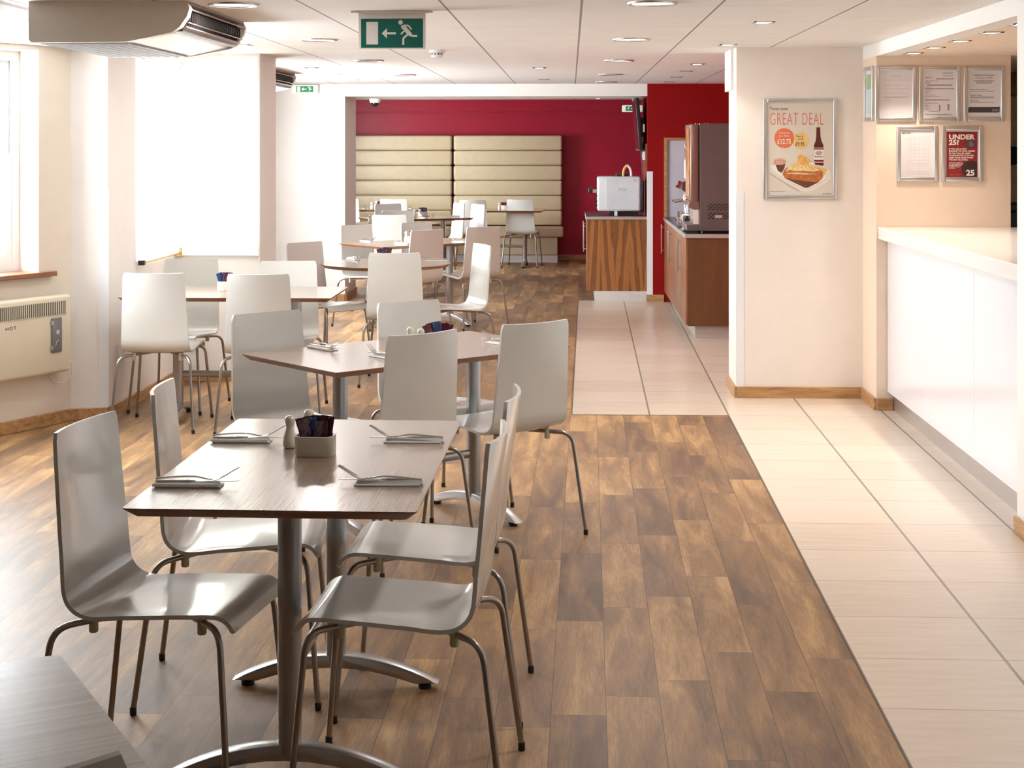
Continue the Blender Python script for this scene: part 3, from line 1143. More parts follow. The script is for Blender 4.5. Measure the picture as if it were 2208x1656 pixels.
# ------------------------------------------------------------------ framed notices
def frame(w, h, loc, rz, label, name='notice_frame', fw=.025, group=None, sheet='paper'):
    t = empty(name, loc, rz)
    tag(t, label, 'picture frame', group)
    b = NB()
    dp = .016
    for (x0, z0, x1, z1) in ((-w / 2, -h / 2, -w / 2 + fw, h / 2), (w / 2 - fw, -h / 2, w / 2, h / 2),
                             (-w / 2 + fw, -h / 2, w / 2 - fw, -h / 2 + fw), (-w / 2 + fw, h / 2 - fw, w / 2 - fw, h / 2)):
        box(b, x0, -dp, z0, x1, 0, z1, bev=.005, seg=3)
    obj('snap_frame', b, M['brushed'], t, 50)
    b = NB()
    box(b, -w / 2 + fw * .8, -.004, -h / 2 + fw * .8, w / 2 - fw * .8, 0, h / 2 - fw * .8)
    obj('sheet', b, M[sheet], t)
    return t


def lines(parent, rows, mat, y=-.0046):
    b = NB()
    for (x0, x1, z, th) in rows:
        # a printed line broken into words
        x = x0
        while x < x1 - .001:
            w = min(random.uniform(.006, .018), x1 - x)
            poly(b, [(x, z - th / 2), (x + w, z - th / 2), (x + w, z + th / 2), (x, z + th / 2)], y)
            x += w + .0022
    return obj('print', b, mat, parent)


YA = 9.40 - .0005
FW_, FH_ = .246, .331
f1 = frame(FW_, FH_, (1.9485, YA, 1.899), 0, 'framed letter with a signature, top left of the alcove notices')
lines(f1, [(-.03, .03, .11, .0018), (-.03, .035, .098, .0018), (-.07, .08, .083, .0022), (-.07, .03, .053, .0018), (-.07, .08, .030, .0018),
           (-.07, .08, .005, .0018), (-.07, .08, -.018, .0022), (-.07, .075, -.022, .0015)], M['faint_ink'])
b = NB(); thick(b, [(-.062, -.045), (-.050, -.034), (-.045, -.048), (-.038, -.036), (-.03, -.044), (-.02, -.040)], .0012, -.0047); obj('signature', b, M['faint_ink'], f1)
f2 = frame(FW_, FH_, (2.2095, YA, 1.8985), 0, 'framed form with a small table of figures, top middle of the notices')
lines(f2, [(.02, .08, .128, .002), (.02, .075, .121, .002), (.02, .08, .108, .003), (-.085, -.04, .098, .003), (-.02, .085, .09, .004), (-.085, -.01, .078, .002),
           (-.085, -.05, .066, .003), (-.075, .078, .053, .005), (-.085, -.05, .040, .002), (-.085, .085, .031, .004), (-.085, -.045, .018, .002),
           (-.085, -.06, .008, .002), (-.085, -.02, -.006, .002), (-.085, .005, -.016, .002), (-.085, .06, -.036, .004), (-.085, -.01, -.056, .002),
           (-.085, -.065, -.068, .002), (-.085, -.06, -.076, .002), (-.085, -.065, -.084, .002), (-.085, -.06, -.092, .002), (-.085, .07, -.124, .003), (-.01, .01, -.139, .002)], M['ink'])
b = NB(); thick(b, [(-.065, -.104), (.0, -.104)], .002, -.0047)
for k in range(7):
    poly(b, [(-.004, -.070 - k * .0052), (.004, -.070 - k * .0052), (.004, -.067 - k * .0052), (-.004, -.067 - k * .0052)], -.0047)
    poly(b, [(.048, -.066 - k * .0052), (.057, -.066 - k * .0052), (.057, -.063 - k * .0052), (.048, -.063 - k * .0052)], -.0047)
obj('figures', b, M['ink'], f2)
f3 = frame(FW_, FH_, (2.473, YA, 1.8985), 0, 'framed weights and measures notice with a dark band, top right')
text('Weights and Measures', .0135, M['dark_ink'], f3, 0, .108, -.005, align='CENTER')
text('(Licensing Act 2003)', .0125, M['dark_ink'], f3, 0, .092, -.005, align='CENTER')
lines(f3, [(-.06, .06, .077, .004), (-.045, .05, .065, .004), (-.08, .02, .026, .003), (-.08, .06, .016, .003), (-.08, -.01, -.008, .004), (-.08, .06, -.018, .003),
           (-.08, .055, -.024, .003), (-.08, -.03, -.042, .004), (-.08, .06, -.051, .003)], M['ink'])
b = NB(); poly(b, [(-.094, -.112), (.088, -.112), (.092, -.106), (.092, -.074), (.086, -.079), (-.086, -.079), (-.094, -.086)], -.005); obj('dark_band', b, M['dark_ink'], f3)
lines(f3, [(.048, .082, -.092, .003), (.048, .085, -.101, .004)], M['faint_ink'], -.0054)
f4 = frame(FW_, FH_, (2.077, YA, 1.5405), 0, 'framed pale tariff sheet with a faint grid, lower left')
text('Bar Tariff', .0125, M['dark_ink'], f4, -.088, .118, -.005, bold=.0002)
rows = []
for k in range(22):
    z = .098 - k * .0098
    rows.append((-.06, random.choice([-.02, -.035, 0, .07]), z, .0009))
lines(f4, rows, M['faint_ink'])
b = NB()
for x in (-.035, -.015, .01, .045, .07):
    thick(b, [(x, .10), (x, -.02 if x < 0 else -.11)], .0006, -.0047)
for z in (.085, .055, .0, -.11, -.118, -.125):
    thick(b, [(-.07, z), (.085, z)], .0006, -.0047)
obj('grid_lines', b, M['faint_ink'], f4)
f5 = frame(FW_, FH_, (2.3425, YA, 1.5405), 0, 'framed red UNDER 25? age check poster, lower right of the notices')
b = NB(); poly(b, [(-.092, -.140), (.092, -.140), (.092, .132), (-.092, .132)], -.0046); obj('red_field', b, M['red_ink'], f5)
b = NB()
poly(b, [(x, z) for x, z in ell(.050, -.094, .054, .054, 40) if x <= .0921 and z >= -.1401], -.005)
obj('dark_circle', b, plain('dark_maroon_disc', (.035, .012, .010), .5), f5)
text('UNDER', .040, M['white_ink'], f5, -.078, .087, -.0054, bold=.0016, sx=1.12)
text('25?', .040, M['white_ink'], f5, -.078, .054, -.0054, bold=.0016, sx=1.12)
for k, l in enumerate(['IF YOU ARE LUCKY', 'ENOUGH TO LOOK UNDER', '25 YOU WILL BE ASKED', 'TO PROVE THAT YOU ARE', 'AGED 18 OR OVER WHEN', 'YOU BUY ALCOHOL.']):
    text(l, .0118, M['white_ink'], f5, -.078, .024 - k * .0128, -.0054, bold=.0004, sx=1.03)
for k, l in enumerate(['IF YOU ARE UNDER 18', 'YOU ARE COMMITTING', 'AN OFFENCE IF YOU', 'ATTEMPT TO BUY', 'ALCOHOL.']):
    text(l, .0078, M['white_ink'], f5, -.078, -.057 - k * .0080, -.0054, bold=.0002)
text('25', .047, M['white_ink'], f5, .024, -.130, -.0060, bold=.0018, sx=1.08)
lines(f5, [(-.078, -.01, -.124, .002), (-.078, -.01, -.133, .0015)], M['pink_ink'], -.0054)
b = NB(); poly(b, [(.020, .040), (.076, .040), (.076, .078), (.020, .078)], -.0054); obj('card_picture', b, plain('slate_blue_ink', (.06, .05, .06), .5), f5)
b = NB()
for k in range(5):
    poly(b, [(.042, .045 + k * .006), (.070 - k * .002, .045 + k * .006), (.070 - k * .002, .048 + k * .006), (.042, .048 + k * .006)], -.0058)
obj('card_lines', b, plain('steel_blue_ink', (.22, .24, .26), .5), f5)
f6 = frame(.27, .335, (XR - .0005, 9.60, 1.905), -PI / 2, 'narrow looking frame seen edge-on, left of the alcove notices')
b = NB(); poly(b, [(-.09, .03), (.09, .03), (.09, .12), (-.09, .12)], -.005); obj('green_picture', b, plain('leaf_green_ink', (.30, .45, .22), .5), f6)
b = NB(); poly(b, [(-.09, -.12), (.09, -.12), (.09, .03), (-.09, .03)], -.005); obj('pale_picture', b, plain('pale_blue_ink', (.55, .65, .68), .5), f6)

# poster on the column
po = frame(.464, .633, (1.442, 9.83 - .0005, 1.5665), 0, 'silver framed hot dog meal deal poster on the cream column', 'poster_frame', fw=.026, sheet='poster_paper')
# poster pixel (u right, v down; 0..1173 x 0..1656 of a close view) to local metres
def U(px): return (px - 590) / 1100.0 * .464 + .0
def V(py): return -(py - 842) / 1490.0 * .633
def pp(bm, pts, y, mi=0): poly(bm, [(U(a), V(b_)) for a, b_ in pts], y, mi)
text('Tasty meal', .0235, M['dark_ink'], po, U(140), V(262), -.005, sx=1.12)
gd = text('GREAT DEAL', .112, M['pink_ink'], po, U(140), V(484), -.005, sx=.475, bold=-.0012, space=1.12)
b = NB(); poly(b, ell(U(355), V(680), .062, .063, 40), -.0052); obj('price_circle', b, M['orange_ink'], po)
b = NB(); poly(b, ell(U(600), V(720), .050, .053, 40), -.0050); obj('price_circle', b, M['yellow_ink'], po)
text('2 courses', .017, M['white_ink'], po, U(355), V(612), -.0056, align='CENTER', rot=.0)
text('& a drink', .017, M['white_ink'], po, U(355), V(660), -.0056, align='CENTER')
text('£12.75', .044, M['white_ink'], po, U(355), V(765), -.0056, align='CENTER', sx=.72, bold=.0006)
text('Main &', .016, M['dark_ink'], po, U(585), V(665), -.0056, align='CENTER')
text('a drink', .016, M['dark_ink'], po, U(590), V(705), -.0056, align='CENTER')
text('£9.95', .036, M['dark_ink'], po, U(588), V(795), -.0056, align='CENTER', sx=.72, bold=.0004)
b = NB()
pp(b, [(832, 520), (888, 520), (888, 545), (892, 650), (905, 720), (934, 780), (938, 830), (938, 1075), (925, 1088), (815, 1075), (803, 1050), (795, 830), (797, 780), (822, 720), (830, 650), (832, 545)], -.0050)
obj('bottle_picture', b, M['bottle_ink'], po)
b = NB(); pp(b, [(797, 850), (937, 850), (937, 1000), (799, 1000)], -.0053); pp(b, [(796, 822), (937, 822), (937, 830), (796, 830)], -.0053); pp(b, [(800, 1030), (937, 1030), (937, 1040), (800, 1040)], -.0053)
obj('bottle_label', b, M['white_ink'], po)
b = NB(); pp(b, [(799, 1000), (937, 1000), (937, 1026), (799, 1026)], -.0055); pp(b, [(797, 832), (937, 832), (937, 850), (797, 850)], -.0055)
obj('bottle_band', b, M['red_ink'], po)
b = NB(); poly(b, ell(U(868), V(900), .022, .014, 24), -.0056); obj('bottle_crest', b, M['faint_ink'], po)
text('Budweiser', .0125, M['red_ink'], po, U(868), V(962), -.0058, align='CENTER', sx=.95, bold=.0003)
b = NB()
pp(b, [(130, 1095), (190, 1080), (400, 1090), (560, 1000), (760, 1040), (1000, 1130), (1040, 1190), (1035, 1270), (980, 1330), (760, 1455), (670, 1470), (600, 1450), (250, 1240), (150, 1150)], -.0048)
obj('plate_picture', b, M['plate_ink'], po)
b = NB(); thick(b, [(U(a), V(c)) for a, c in [(140, 1105), (240, 1215), (470, 1350), (620, 1430), (690, 1440), (780, 1410), (980, 1290), (1020, 1200)]], .004, -.0050)
obj('plate_rim', b, M['plate_shade'], po)
b = NB(); pp(b, [(360, 1270), (660, 1415), (700, 1415), (870, 1330), (850, 1290), (500, 1240)], -.0051); obj('bun_shadow', b, M['brown_ink'], po)
b = NB(); pp(b, [(375, 1120), (390, 990), (430, 950), (500, 920), (555, 925), (560, 1060), (440, 1110)], -.0049); obj('dip_picture', b, M['poster_paper'], po)
b = NB(); pp(b, [(555, 1040), (560, 950), (600, 925), (660, 945), (720, 985), (735, 1020), (715, 1075), (640, 1070)], -.0054); obj('chips_picture', b, M['chips'], po)
b = NB(); pp(b, [(190, 1050), (215, 1000), (260, 980), (340, 985), (385, 1010), (372, 1060), (300, 1075), (235, 1075)], -.0054); obj('coleslaw_picture', b, M['slaw'], po)
b = NB(); pp(b, [(225, 1070), (300, 1080), (370, 1060), (360, 1120), (320, 1195), (262, 1165)], -.0053); obj('pot_picture', b, M['brown_ink'], po)
b = NB(); pp(b, [(440, 1075), (520, 1050), (700, 1060), (860, 1090), (1000, 1140), (960, 1230), (860, 1160), (480, 1120)], -.0052); obj('wrapper_picture', b, M['yellow_ink'], po)
b = NB(); pp(b, [(330, 1215), (345, 1170), (380, 1120), (430, 1100), (860, 1120), (930, 1180), (935, 1240), (900, 1300), (840, 1335), (500, 1295), (360, 1265)], -.0056); obj('bun_picture', b, M['bun'], po)
b = NB(); pp(b, [(360, 1200), (420, 1170), (880, 1205), (925, 1195), (930, 1225), (860, 1235), (420, 1215)], -.0059); obj('sausage_picture', b, M['sausage'], po)
b = NB(); pp(b, [(380, 1180), (400, 1110), (470, 1095), (620, 1090), (760, 1110), (870, 1135), (885, 1160), (790, 1175), (640, 1165), (520, 1170), (430, 1150)], -.0060)
pp(b, [(370, 1200), (520, 1185), (700, 1200), (840, 1210), (700, 1220), (450, 1210)], -.0060); obj('onions_picture', b, M['onion'], po)
b = NB()
random.seed(3)
a = (135, 1205)
for k in range(17):
    t0 = k / 17
    x_, y_ = 135 + 450 * t0, 1205 + 270 * t0 + 12 * math.sin(t0 * 3)
    pts = [(x_, y_), (x_ + 6, y_ - 14), (x_ + 12, y_ + 6), (x_ + 18, y_ - 4)]
    thick(b, [(U(p), V(q)) for p, q in pts], .0012, -.0054)
obj('handwriting', b, M['dark_ink'], po)
lines(po, [(U(135), U(370), V(1470), .0018), (U(925), U(1060), V(1503), .003)], M['brown_ink'], -.005)

# ------------------------------------------------------------------ banquette
for (x0, x1, lb) in ((-1.600, -.114, 'right half of the beige padded banquette along the red wall'), (-3.095, -1.625, 'left half of the beige padded banquette, next to the dark jamb')):
    t = empty('banquette', (x0, 20.9, 0))
    tag(t, lb, 'banquette', 'beige banquettes along the red wall')
    w = x1 - x0
    for k in range(6):
        z0 = .482 + k * .2055
        b = NB(); box(b, 0, .33, z0, w, .54, z0 + .2035, bev=.030, seg=4); obj('back_cushion', b, M['leather'], t, 50)
    b = NB(); box(b, 0, -.02, .34, w + .02, .36, .475, bev=.03, seg=4); obj('seat_cushion', b, M['leather'], t, 50)
    b = NB(); box(b, 0, .02, .105, w - .06, .50, .345, bev=.006); obj('seat_front', b, M['leather'], t)
    b = NB(); box(b, .0, .04, 0, w - .06, .50, .105); obj('plinth', b, M['banq_plinth'], t)

# ------------------------------------------------------------------ cabinets
c1 = empty('cabinet', (.185, 15.78, 0))
tag(c1, 'walnut cabinet under the white toaster oven, left of the red wall', 'cabinet')
b = NB(); box(b, 0, 0, .105, .588, .98, .832); obj('carcass', b, M['walnut'], c1)
b = NB(); box(b, -.03, -.02, .832, .590, 1.0, .862, bev=.002); obj('worktop', b, M['brushed'], c1)
b = NB(); box(b, -.026, -.016, .862, .588, .996, .8645); obj('top_laminate', b, M['dark_top'], c1)
b = NB(); box(b, .062, .0, 0, .588, .95, .105); obj('plinth', b, M['banq_plinth'], c1)
for y in (.01, .50):
    b = NB(); box(b, -.018, y, .11, 0, y + .47, .826, bev=.002); d = obj('door', b, M['cherry'], c1)
    b = NB(); tube(b, [(-.05, y + .06, .50), (-.05, y + .06, .79)], .006, 8); tube(b, [(-.018, y + .06, .53), (-.05, y + .06, .53)], .004, 6); tube(b, [(-.018, y + .06, .76), (-.05, y + .06, .76)], .004, 6)
    obj('handle', b, M['steel'], d, 50)
c2 = empty('cabinet', (.95, 12.78, 0))
tag(c2, 'dark walnut cabinet under the drinks machine, in front of the red wall', 'cabinet')
b = NB(); box(b, 0.015, 0, .105, .68, 2.95, .828); obj('carcass', b, M['walnut_dark'], c2)
b = NB(); box(b, -.015, -.02, .828, .685, 2.94, .860, bev=.002); obj('worktop', b, M['brushed'], c2)
b = NB(); box(b, -.011, -.016, .8595, .683, 2.936, .862); obj('top_laminate', b, M['dark_top'], c2)
b = NB(); box(b, .075, .05, 0, .68, 2.95, .105); obj('plinth', b, M['banq_plinth'], c2)
for k in range(5):
    y = .01 + k * .588
    b = NB(); box(b, -.003, y, .11, .015, y + .58, .822, bev=.002); d = obj('door', b, M['cherry'], c2)
    b = NB(); yy = y + (.52 if k % 2 == 0 else .06)
    tube(b, [(-.036, yy, .50), (-.036, yy, .79)], .006, 8); tube(b, [(-.003, yy, .53), (-.036, yy, .53)], .004, 6); tube(b, [(-.003, yy, .76), (-.036, yy, .76)], .004, 6)
    obj('handle', b, M['steel'], d, 50)

# oak framed white panel on the red wall
t = empty('wall_panel', (.945, 15.75, .862)); tag(t, 'white oak framed panel on the red wall behind the espresso machine', 'wall panel')
b = NB(); box(b, .03, -.012, 0, .68, 0, .77); obj('board', b, M['pale_grey_board'], t)
b = NB(); box(b, 0, -.03, 0, .03, 0, .80); box(b, .03, -.03, .77, .69, 0, .80); obj('frame', b, M['oak_x'], t)

# toaster oven
t = empty('toaster_oven', (.275, 15.92, .8645)); tag(t, 'boxy white toaster oven with a side handle on the left cabinet', 'oven')
b = NB(); box(b, .0, 0, .045, .445, .36, .400, bev=.022, seg=4); obj('body', b, plain('pale_enamelled_steel', (.70, .71, .75), .25, coat=.4), t, 40)
b = NB(); box(b, .09, -.004, .062, .425, .0, .388, bev=.002); obj('side_panel', b, plain('pale_steel_side', (.66, .67, .71), .22, coat=.4), t)
b = NB()
thick(b, [(.215, .285), (.222, .275), (.232, .280), (.245, .268), (.262, .280), (.272, .283), (.280, .270), (.292, .272), (.302, .266)], .003, -.0046)
thick(b, [(.205, .262), (.300, .262)], .002, -.0046)
thick(b, [(.215, .255), (.285, .256)], .0015, -.0046)
obj('script_logo', b, M['ink'], t)
b = NB()
for k in range(3): poly(b, [(.365, .366 - k * .009), (.405, .366 - k * .009), (.405, .371 - k * .009), (.365, .371 - k * .009)], -.0046)
obj('rating_plate', b, M['faint_ink'], t)
b = NB()
for x, y in ((.37, .05), (.17, .32), (.37, .32)): box(b, x, y - .015, 0, x + .03, y + .015, .048)
box(b, .12, .07, .012, .42, .30, .046)
obj('base', b, M['dark_plastic'], t)
b = NB(); box(b, .175, .02, 0, .205, .05, .048); obj('foot', b, M['white_plastic'], t)
b = NB(); box(b, -.075, .03, .232, 0, .06, .268, bev=.003); obj('handle_arm', b, M['brushed'], t)
b = NB(); box(b, -.105, .015, .226, -.062, .30, .272, bev=.008, mat=Matrix.Rotation(.06, 4, 'Y')); obj('handle_grip', b, M['dark_plastic'], t, 40)
b = NB()
for z in (.10, .145, .20): tube(b, [(-.022, .1, z), (0, .1, z)], .011, 12)
obj('knob', b, M['dark_plastic'], t, 40)
b = NB(); box(b, .445, .0, .03, .480, .34, .36, bev=.01); obj('rear_housing', b, M['dark_plastic'], t, 40)
t = empty('serving_tongs', (.62, 16.05, 1.262)); tag(t, 'looped yellow and white band standing on top of the toaster oven', 'tongs')
for i, (mt_, xs) in enumerate(((M['yellow_band'], -1), (M['white_plastic'], 1))):
    b = NB()
    path = [(xs * .040, 0, 0), (xs * .040, 0, .04), (xs * .028, 0, .085), (0, 0, .118)]
    tube(b, crspline(path, 6), .008, 8, flat=1.6)
    o_ = obj('band', b, mt_, t, 60)
t.location.x = .585
b = NB(); box(b, .47, 16.06, 1.262, .60, 16.22, 1.292, bev=.01)
tag(obj('black_tray', b, M['dark_plastic'], None, 40), 'flat black tray lying on top of the toaster oven', 'tray')

# television on the end wall
t = empty('television', (.768, 15.84, 1.53)); tag(t, 'black wall television seen edge-on above the toaster oven', 'television')
mt_ = Matrix.Translation((-.028, 0, .0)) @ Matrix.Rotation(math.radians(-4.5), 4, 'Y')
b = NB(); box(b, -.038, 0, 0, .0, .93, .54, bev=.006, mat=mt_); obj('casing', b, M['dark_plastic'], t, 40)
b = NB(); box(b, -.0395, .02, .02, -.0382, .91, .52, mat=mt_); obj('screen', b, M['screen'], t)
b = NB(); box(b, -.04, .38, .14, -.0, .52, .34); obj('wall_bracket', b, M['dark_plastic'], t)
b = NB(); box(b, -.032, .02, .19, -.012, .05, .27, bev=.002); obj('connector', b, M['white_plastic'], t)
b = NB(); tube(b, crspline([(-.05, .05, .02), (-.035, .05, -.15), (-.03, .05, -.35), (-.03, .08, -.50)], 6), .007, 6); obj('cable', b, M['dark_plastic'], t, 60)
b = NB(); box(b, .757, 15.76, 1.31, .777, 15.775, 1.60)
tag(obj('wooden_strip', b, M['oak_sill']), 'thin wooden strip on the wall end under the television', 'strip')
t = empty('fused_switch', (.777, 15.86, 1.435)); tag(t, 'white switch box under the television on the wall end', 'switch')
b = NB(); box(b, -.04, 0, 0, 0, .08, .085, bev=.004); obj('box', b, M['white_plastic'], t)
b = NB(); box(b, -.045, .025, .03, -.04, .055, .055); obj('rocker', b, M['white_plastic'], t)

# big drinks machine
t = empty('drinks_machine', (1.045, 12.86, .862)); tag(t, 'tall brown-grey drinks vending machine standing on the dark cabinet', 'drinks machine')
b = NB(); box(b, .02, 0, .018, .58, .62, .905, bev=.004); obj('cabinet_body', b, M['bronze'], t)
b = NB(); box(b, -.052, .006, .262, .012, .62, .900, bev=.008, seg=2); obj('front_door', b, M['bronze_door'], t, 40)
b = NB(); prism(b, [(-.056, .262), (.014, .262), (.014, .195), (-.02, .195), (-.074, .225)], 'y', .01, .62); obj('dispense_hood', b, M['bronze_door'], t)
b = NB(); box(b, -.03, .05, .07, .018, .58, .195, bev=.003); obj('dispense_bay', b, M['chrome'], t)
b = NB(); box(b, -.085, .02, .018, .018, .60, .07, bev=.004); obj('drip_tray', b, M['bronze'], t)
b = NB(); box(b, -.060, .10, .30, -.052, .50, .86, bev=.001); obj('backlit_picture', b, plain('orange_drink_graphic', (.55, .24, .09), .2, var=.4, nscale=6), t)
b = NB()
box(b, -.078, .02, .214, -.06, .045, .244, bev=.003)
obj('lock', b, M['steel'], t)
b = NB()
for r_ in range(2):
    for j in range(4):
        for i in range(14):
            x = .085 + i * .034 + (j % 2) * .016 + (r_ * .0)
            z = .118 + r_ * .074 + j * .0140
            if x < .56: box(b, x, -.0015, z, x + .022, .001, z + .0085)
obj('vent_slots', b, M['dark_plastic'], t)
b = NB(); box(b, .145, -.003, .125, .205, .0, .150, bev=.001); obj('rating_plate', b, M['brushed'], t)
b = NB()
for x, y in ((.05, .04), (.5, .04), (.05, .56), (.5, .56)): lathe(b, [(.014, 0), (.014, .02)], 12, (x, y, 0))
obj('foot', b, M['dark_plastic'], t)
b = NB()
for x in (-.01, .02, .06, .09): lathe(b, [(.004, 0), (.004, .008), (.001, .01)], 8, (x, .03, .90))
obj('hinge_bolts', b, M['steel'], t)

# espresso machine and friends behind it
t = empty('espresso_machine', (.985, 13.75, .862)); tag(t, 'chrome espresso machine peeking out left of the tall drinks machine', 'espresso machine')
b = NB(); box(b, .0, .0, .03, .50, .62, .12, bev=.01); box(b, .16, .0, .12, .50, .62, .42, bev=.015); obj('body', b, M['steel'], t, 40)
b = NB(); prism(b, [(.04, .30), (-.005, .335), (.01, .40), (.06, .42), (.17, .42), (.17, .28), (.10, .26)], 'y', .02, .60); obj('group_housing', b, M['chrome'], t, 30)
for y in (.14, .46):
    b = NB(); lathe(b, [(.036, .22), (.036, .27), (.028, .28)], 20, (.075, y, 0)); tube(b, [(.075, y, .235), (-.06, y, .222)], [.010, .013], 10); obj('portafilter', b, M['chrome'], t, 40)
b = NB(); tube(b, crspline([(.03, .06, .33), (.02, .05, .25), (.035, .04, .16), (.03, .035, .10)], 5), .005, 8); obj('steam_wand', b, M['chrome'], t, 50)
b = NB(); box(b, -.015, .02, .03, .20, .60, .052, bev=.004); obj('drip_tray', b, M['chrome'], t)
t = empty('coffee_grinder', (1.03, 14.75, .862)); tag(t, 'white column coffee grinder behind the espresso machine against the pale panel', 'coffee grinder')
b = NB(); box(b, -.02, -.07, 0, .22, .15, .04, bev=.01); box(b, .05, -.06, .04, .20, .12, .60, bev=.03, seg=3); obj('body', b, M['white_plastic'], t, 40)
b = NB(); lathe(b, [(.045, .60), (.085, .72), (.088, .74)], 24, (.125, .03, 0)); obj('hopper', b, M['chrome'], t, 40)
b = NB(); tube(b, [(.05, .03, .36), (-.03, .03, .33)], .012, 10); obj('spout', b, M['dark_plastic'], t, 40)
b = NB(); lathe(b, [(.030, 0), (.045, .09), (.045, .11), (.040, .11)], 20, (1.0, 13.60, .862)); tube(b, [(.957, 13.60, .955), (.930, 13.60, .93), (.958, 13.60, .89)], .005, 8)
tag(obj('milk_jug', b, M['chrome'], None, 40), 'small chrome jug on the worktop edge in front of the espresso machine', 'jug')

# ------------------------------------------------------------------ chairs
PROF = [(-.2475, .882), (-.238, .80), (-.2285, .72), (-.219, .64), (-.211, .58), (-.2055, .53), (-.201, .495), (-.190, .466), (-.168, .445),
        (-.137, .4335), (-.10, .4315), (-.03, .436), (.05, .444), (.12, .4505), (.172, .4535), (.200, .4515), (.221, .440), (.236, .4175)]


def shell_bm():
    pr = crspline([(p[0], 0, p[1]) for p in PROF], 4)
    n = len(pr)
    # arc length parameter
    acc = [0.0]
    for a, c in zip(pr[:-1], pr[1:]): acc.append(acc[-1] + (c - a).length)
    Lt = acc[-1]
    MW = 12
    b = NB()
    top, bot = [], []
    th = .0105
    for i, p in enumerate(pr):
        s = acc[i] / Lt
        z = p.z
        # half width
        if s < .46: hw = .171 + (.190 - .171) * (s / .46)
        elif s < .60: hw = .190 + .004 * ((s - .46) / .14)
        else: hw = .194 - .012 * ((s - .60) / .40)
        # rounded top and front corners
        e = min(acc[i], Lt - acc[i])
        if e < .010: hw -= .007 * (1 - math.sqrt(max(0, 1 - (1 - e / .010) ** 2)))
        tan = (pr[min(i + 1, n - 1)] - pr[max(i - 1, 0)]).normalized()
        nr = Vector((-tan.z, 0, tan.x))          # towards the sitter
        if nr.x < 0 and z > .5: nr = -nr
        if z <= .5 and nr.z < 0: nr = -nr
        conc = .020 * max(0, 1 - s / .42) + .004       # back wraps forward at the sides
        dish = .009 * max(0.0, 1 - abs(s - .66) / .2)
        rt, rb = [], []
        for j in range(MW + 1):
            u = -1 + 2 * j / MW
            q = p + Vector((0, u * hw, 0)) + nr * (conc * (u * u) + dish * (abs(u) ** 3 - .25)) - nr * (conc * .35)
            rt.append(b.verts.new(q + nr * th / 2))
            rb.append(b.verts.new(q - nr * th / 2))
        top.append(rt); bot.append(rb)
    for i in range(n - 1):
        for j in range(MW):
            b.faces.new([top[i][j], top[i][j + 1], top[i + 1][j + 1], top[i + 1][j]])
            b.faces.new([bot[i][j + 1], bot[i][j], bot[i + 1][j], bot[i + 1][j + 1]])
        for j in (0, MW):
            b.faces.new([top[i][j], top[i + 1][j], bot[i + 1][j], bot[i][j]])
    for i in (0, n - 1):
        for j in range(MW):
            b.faces.new([top[i][j], bot[i][j], bot[i][j + 1], top[i][j + 1]])
    return b


def make_chair():
    t = empty('cafe_chair')
    obj('seat_shell', shell_bm(), M['chair'], t, 50)
    R_ = .0082
    for sx, fx, kx, ky, kz, fy in ((-1, -.275, -.222, .200, .412, .231), (1, .240, .205, .188, .425, .221)):
        for sy in (-1, 1):
            pts = [(fx, sy * fy, .012), (kx, sy * ky, kz), (sx * .012, sy * .012, .4245)]
            b = NB(); tube(b, rounded(pts, .050, 7), R_, 10)
            lg = obj('leg', b, M['leg'], t, 50)
            b = NB(); lathe(b, [(.0088, 0), (.0098, .002), (.0098, .020), (.0085, .022)], 12, (fx, sy * fy, 0))
            obj('foot_cap', b, M['dark_plastic'], lg, 40)
            # nylon buffer below the tube
            u = .36
            cx, cy = kx + (sx * .012 - kx) * u, sy * (ky + (.012 - ky) * u)
            zt = kz + (.4245 - kz) * u
            b = NB(); lathe(b, [(.010, zt - .030), (.0115, zt - .027), (.0115, zt + .012)], 12, (cx, cy, 0))
            obj('buffer', b, M['buffer'], t, 40)
    return t


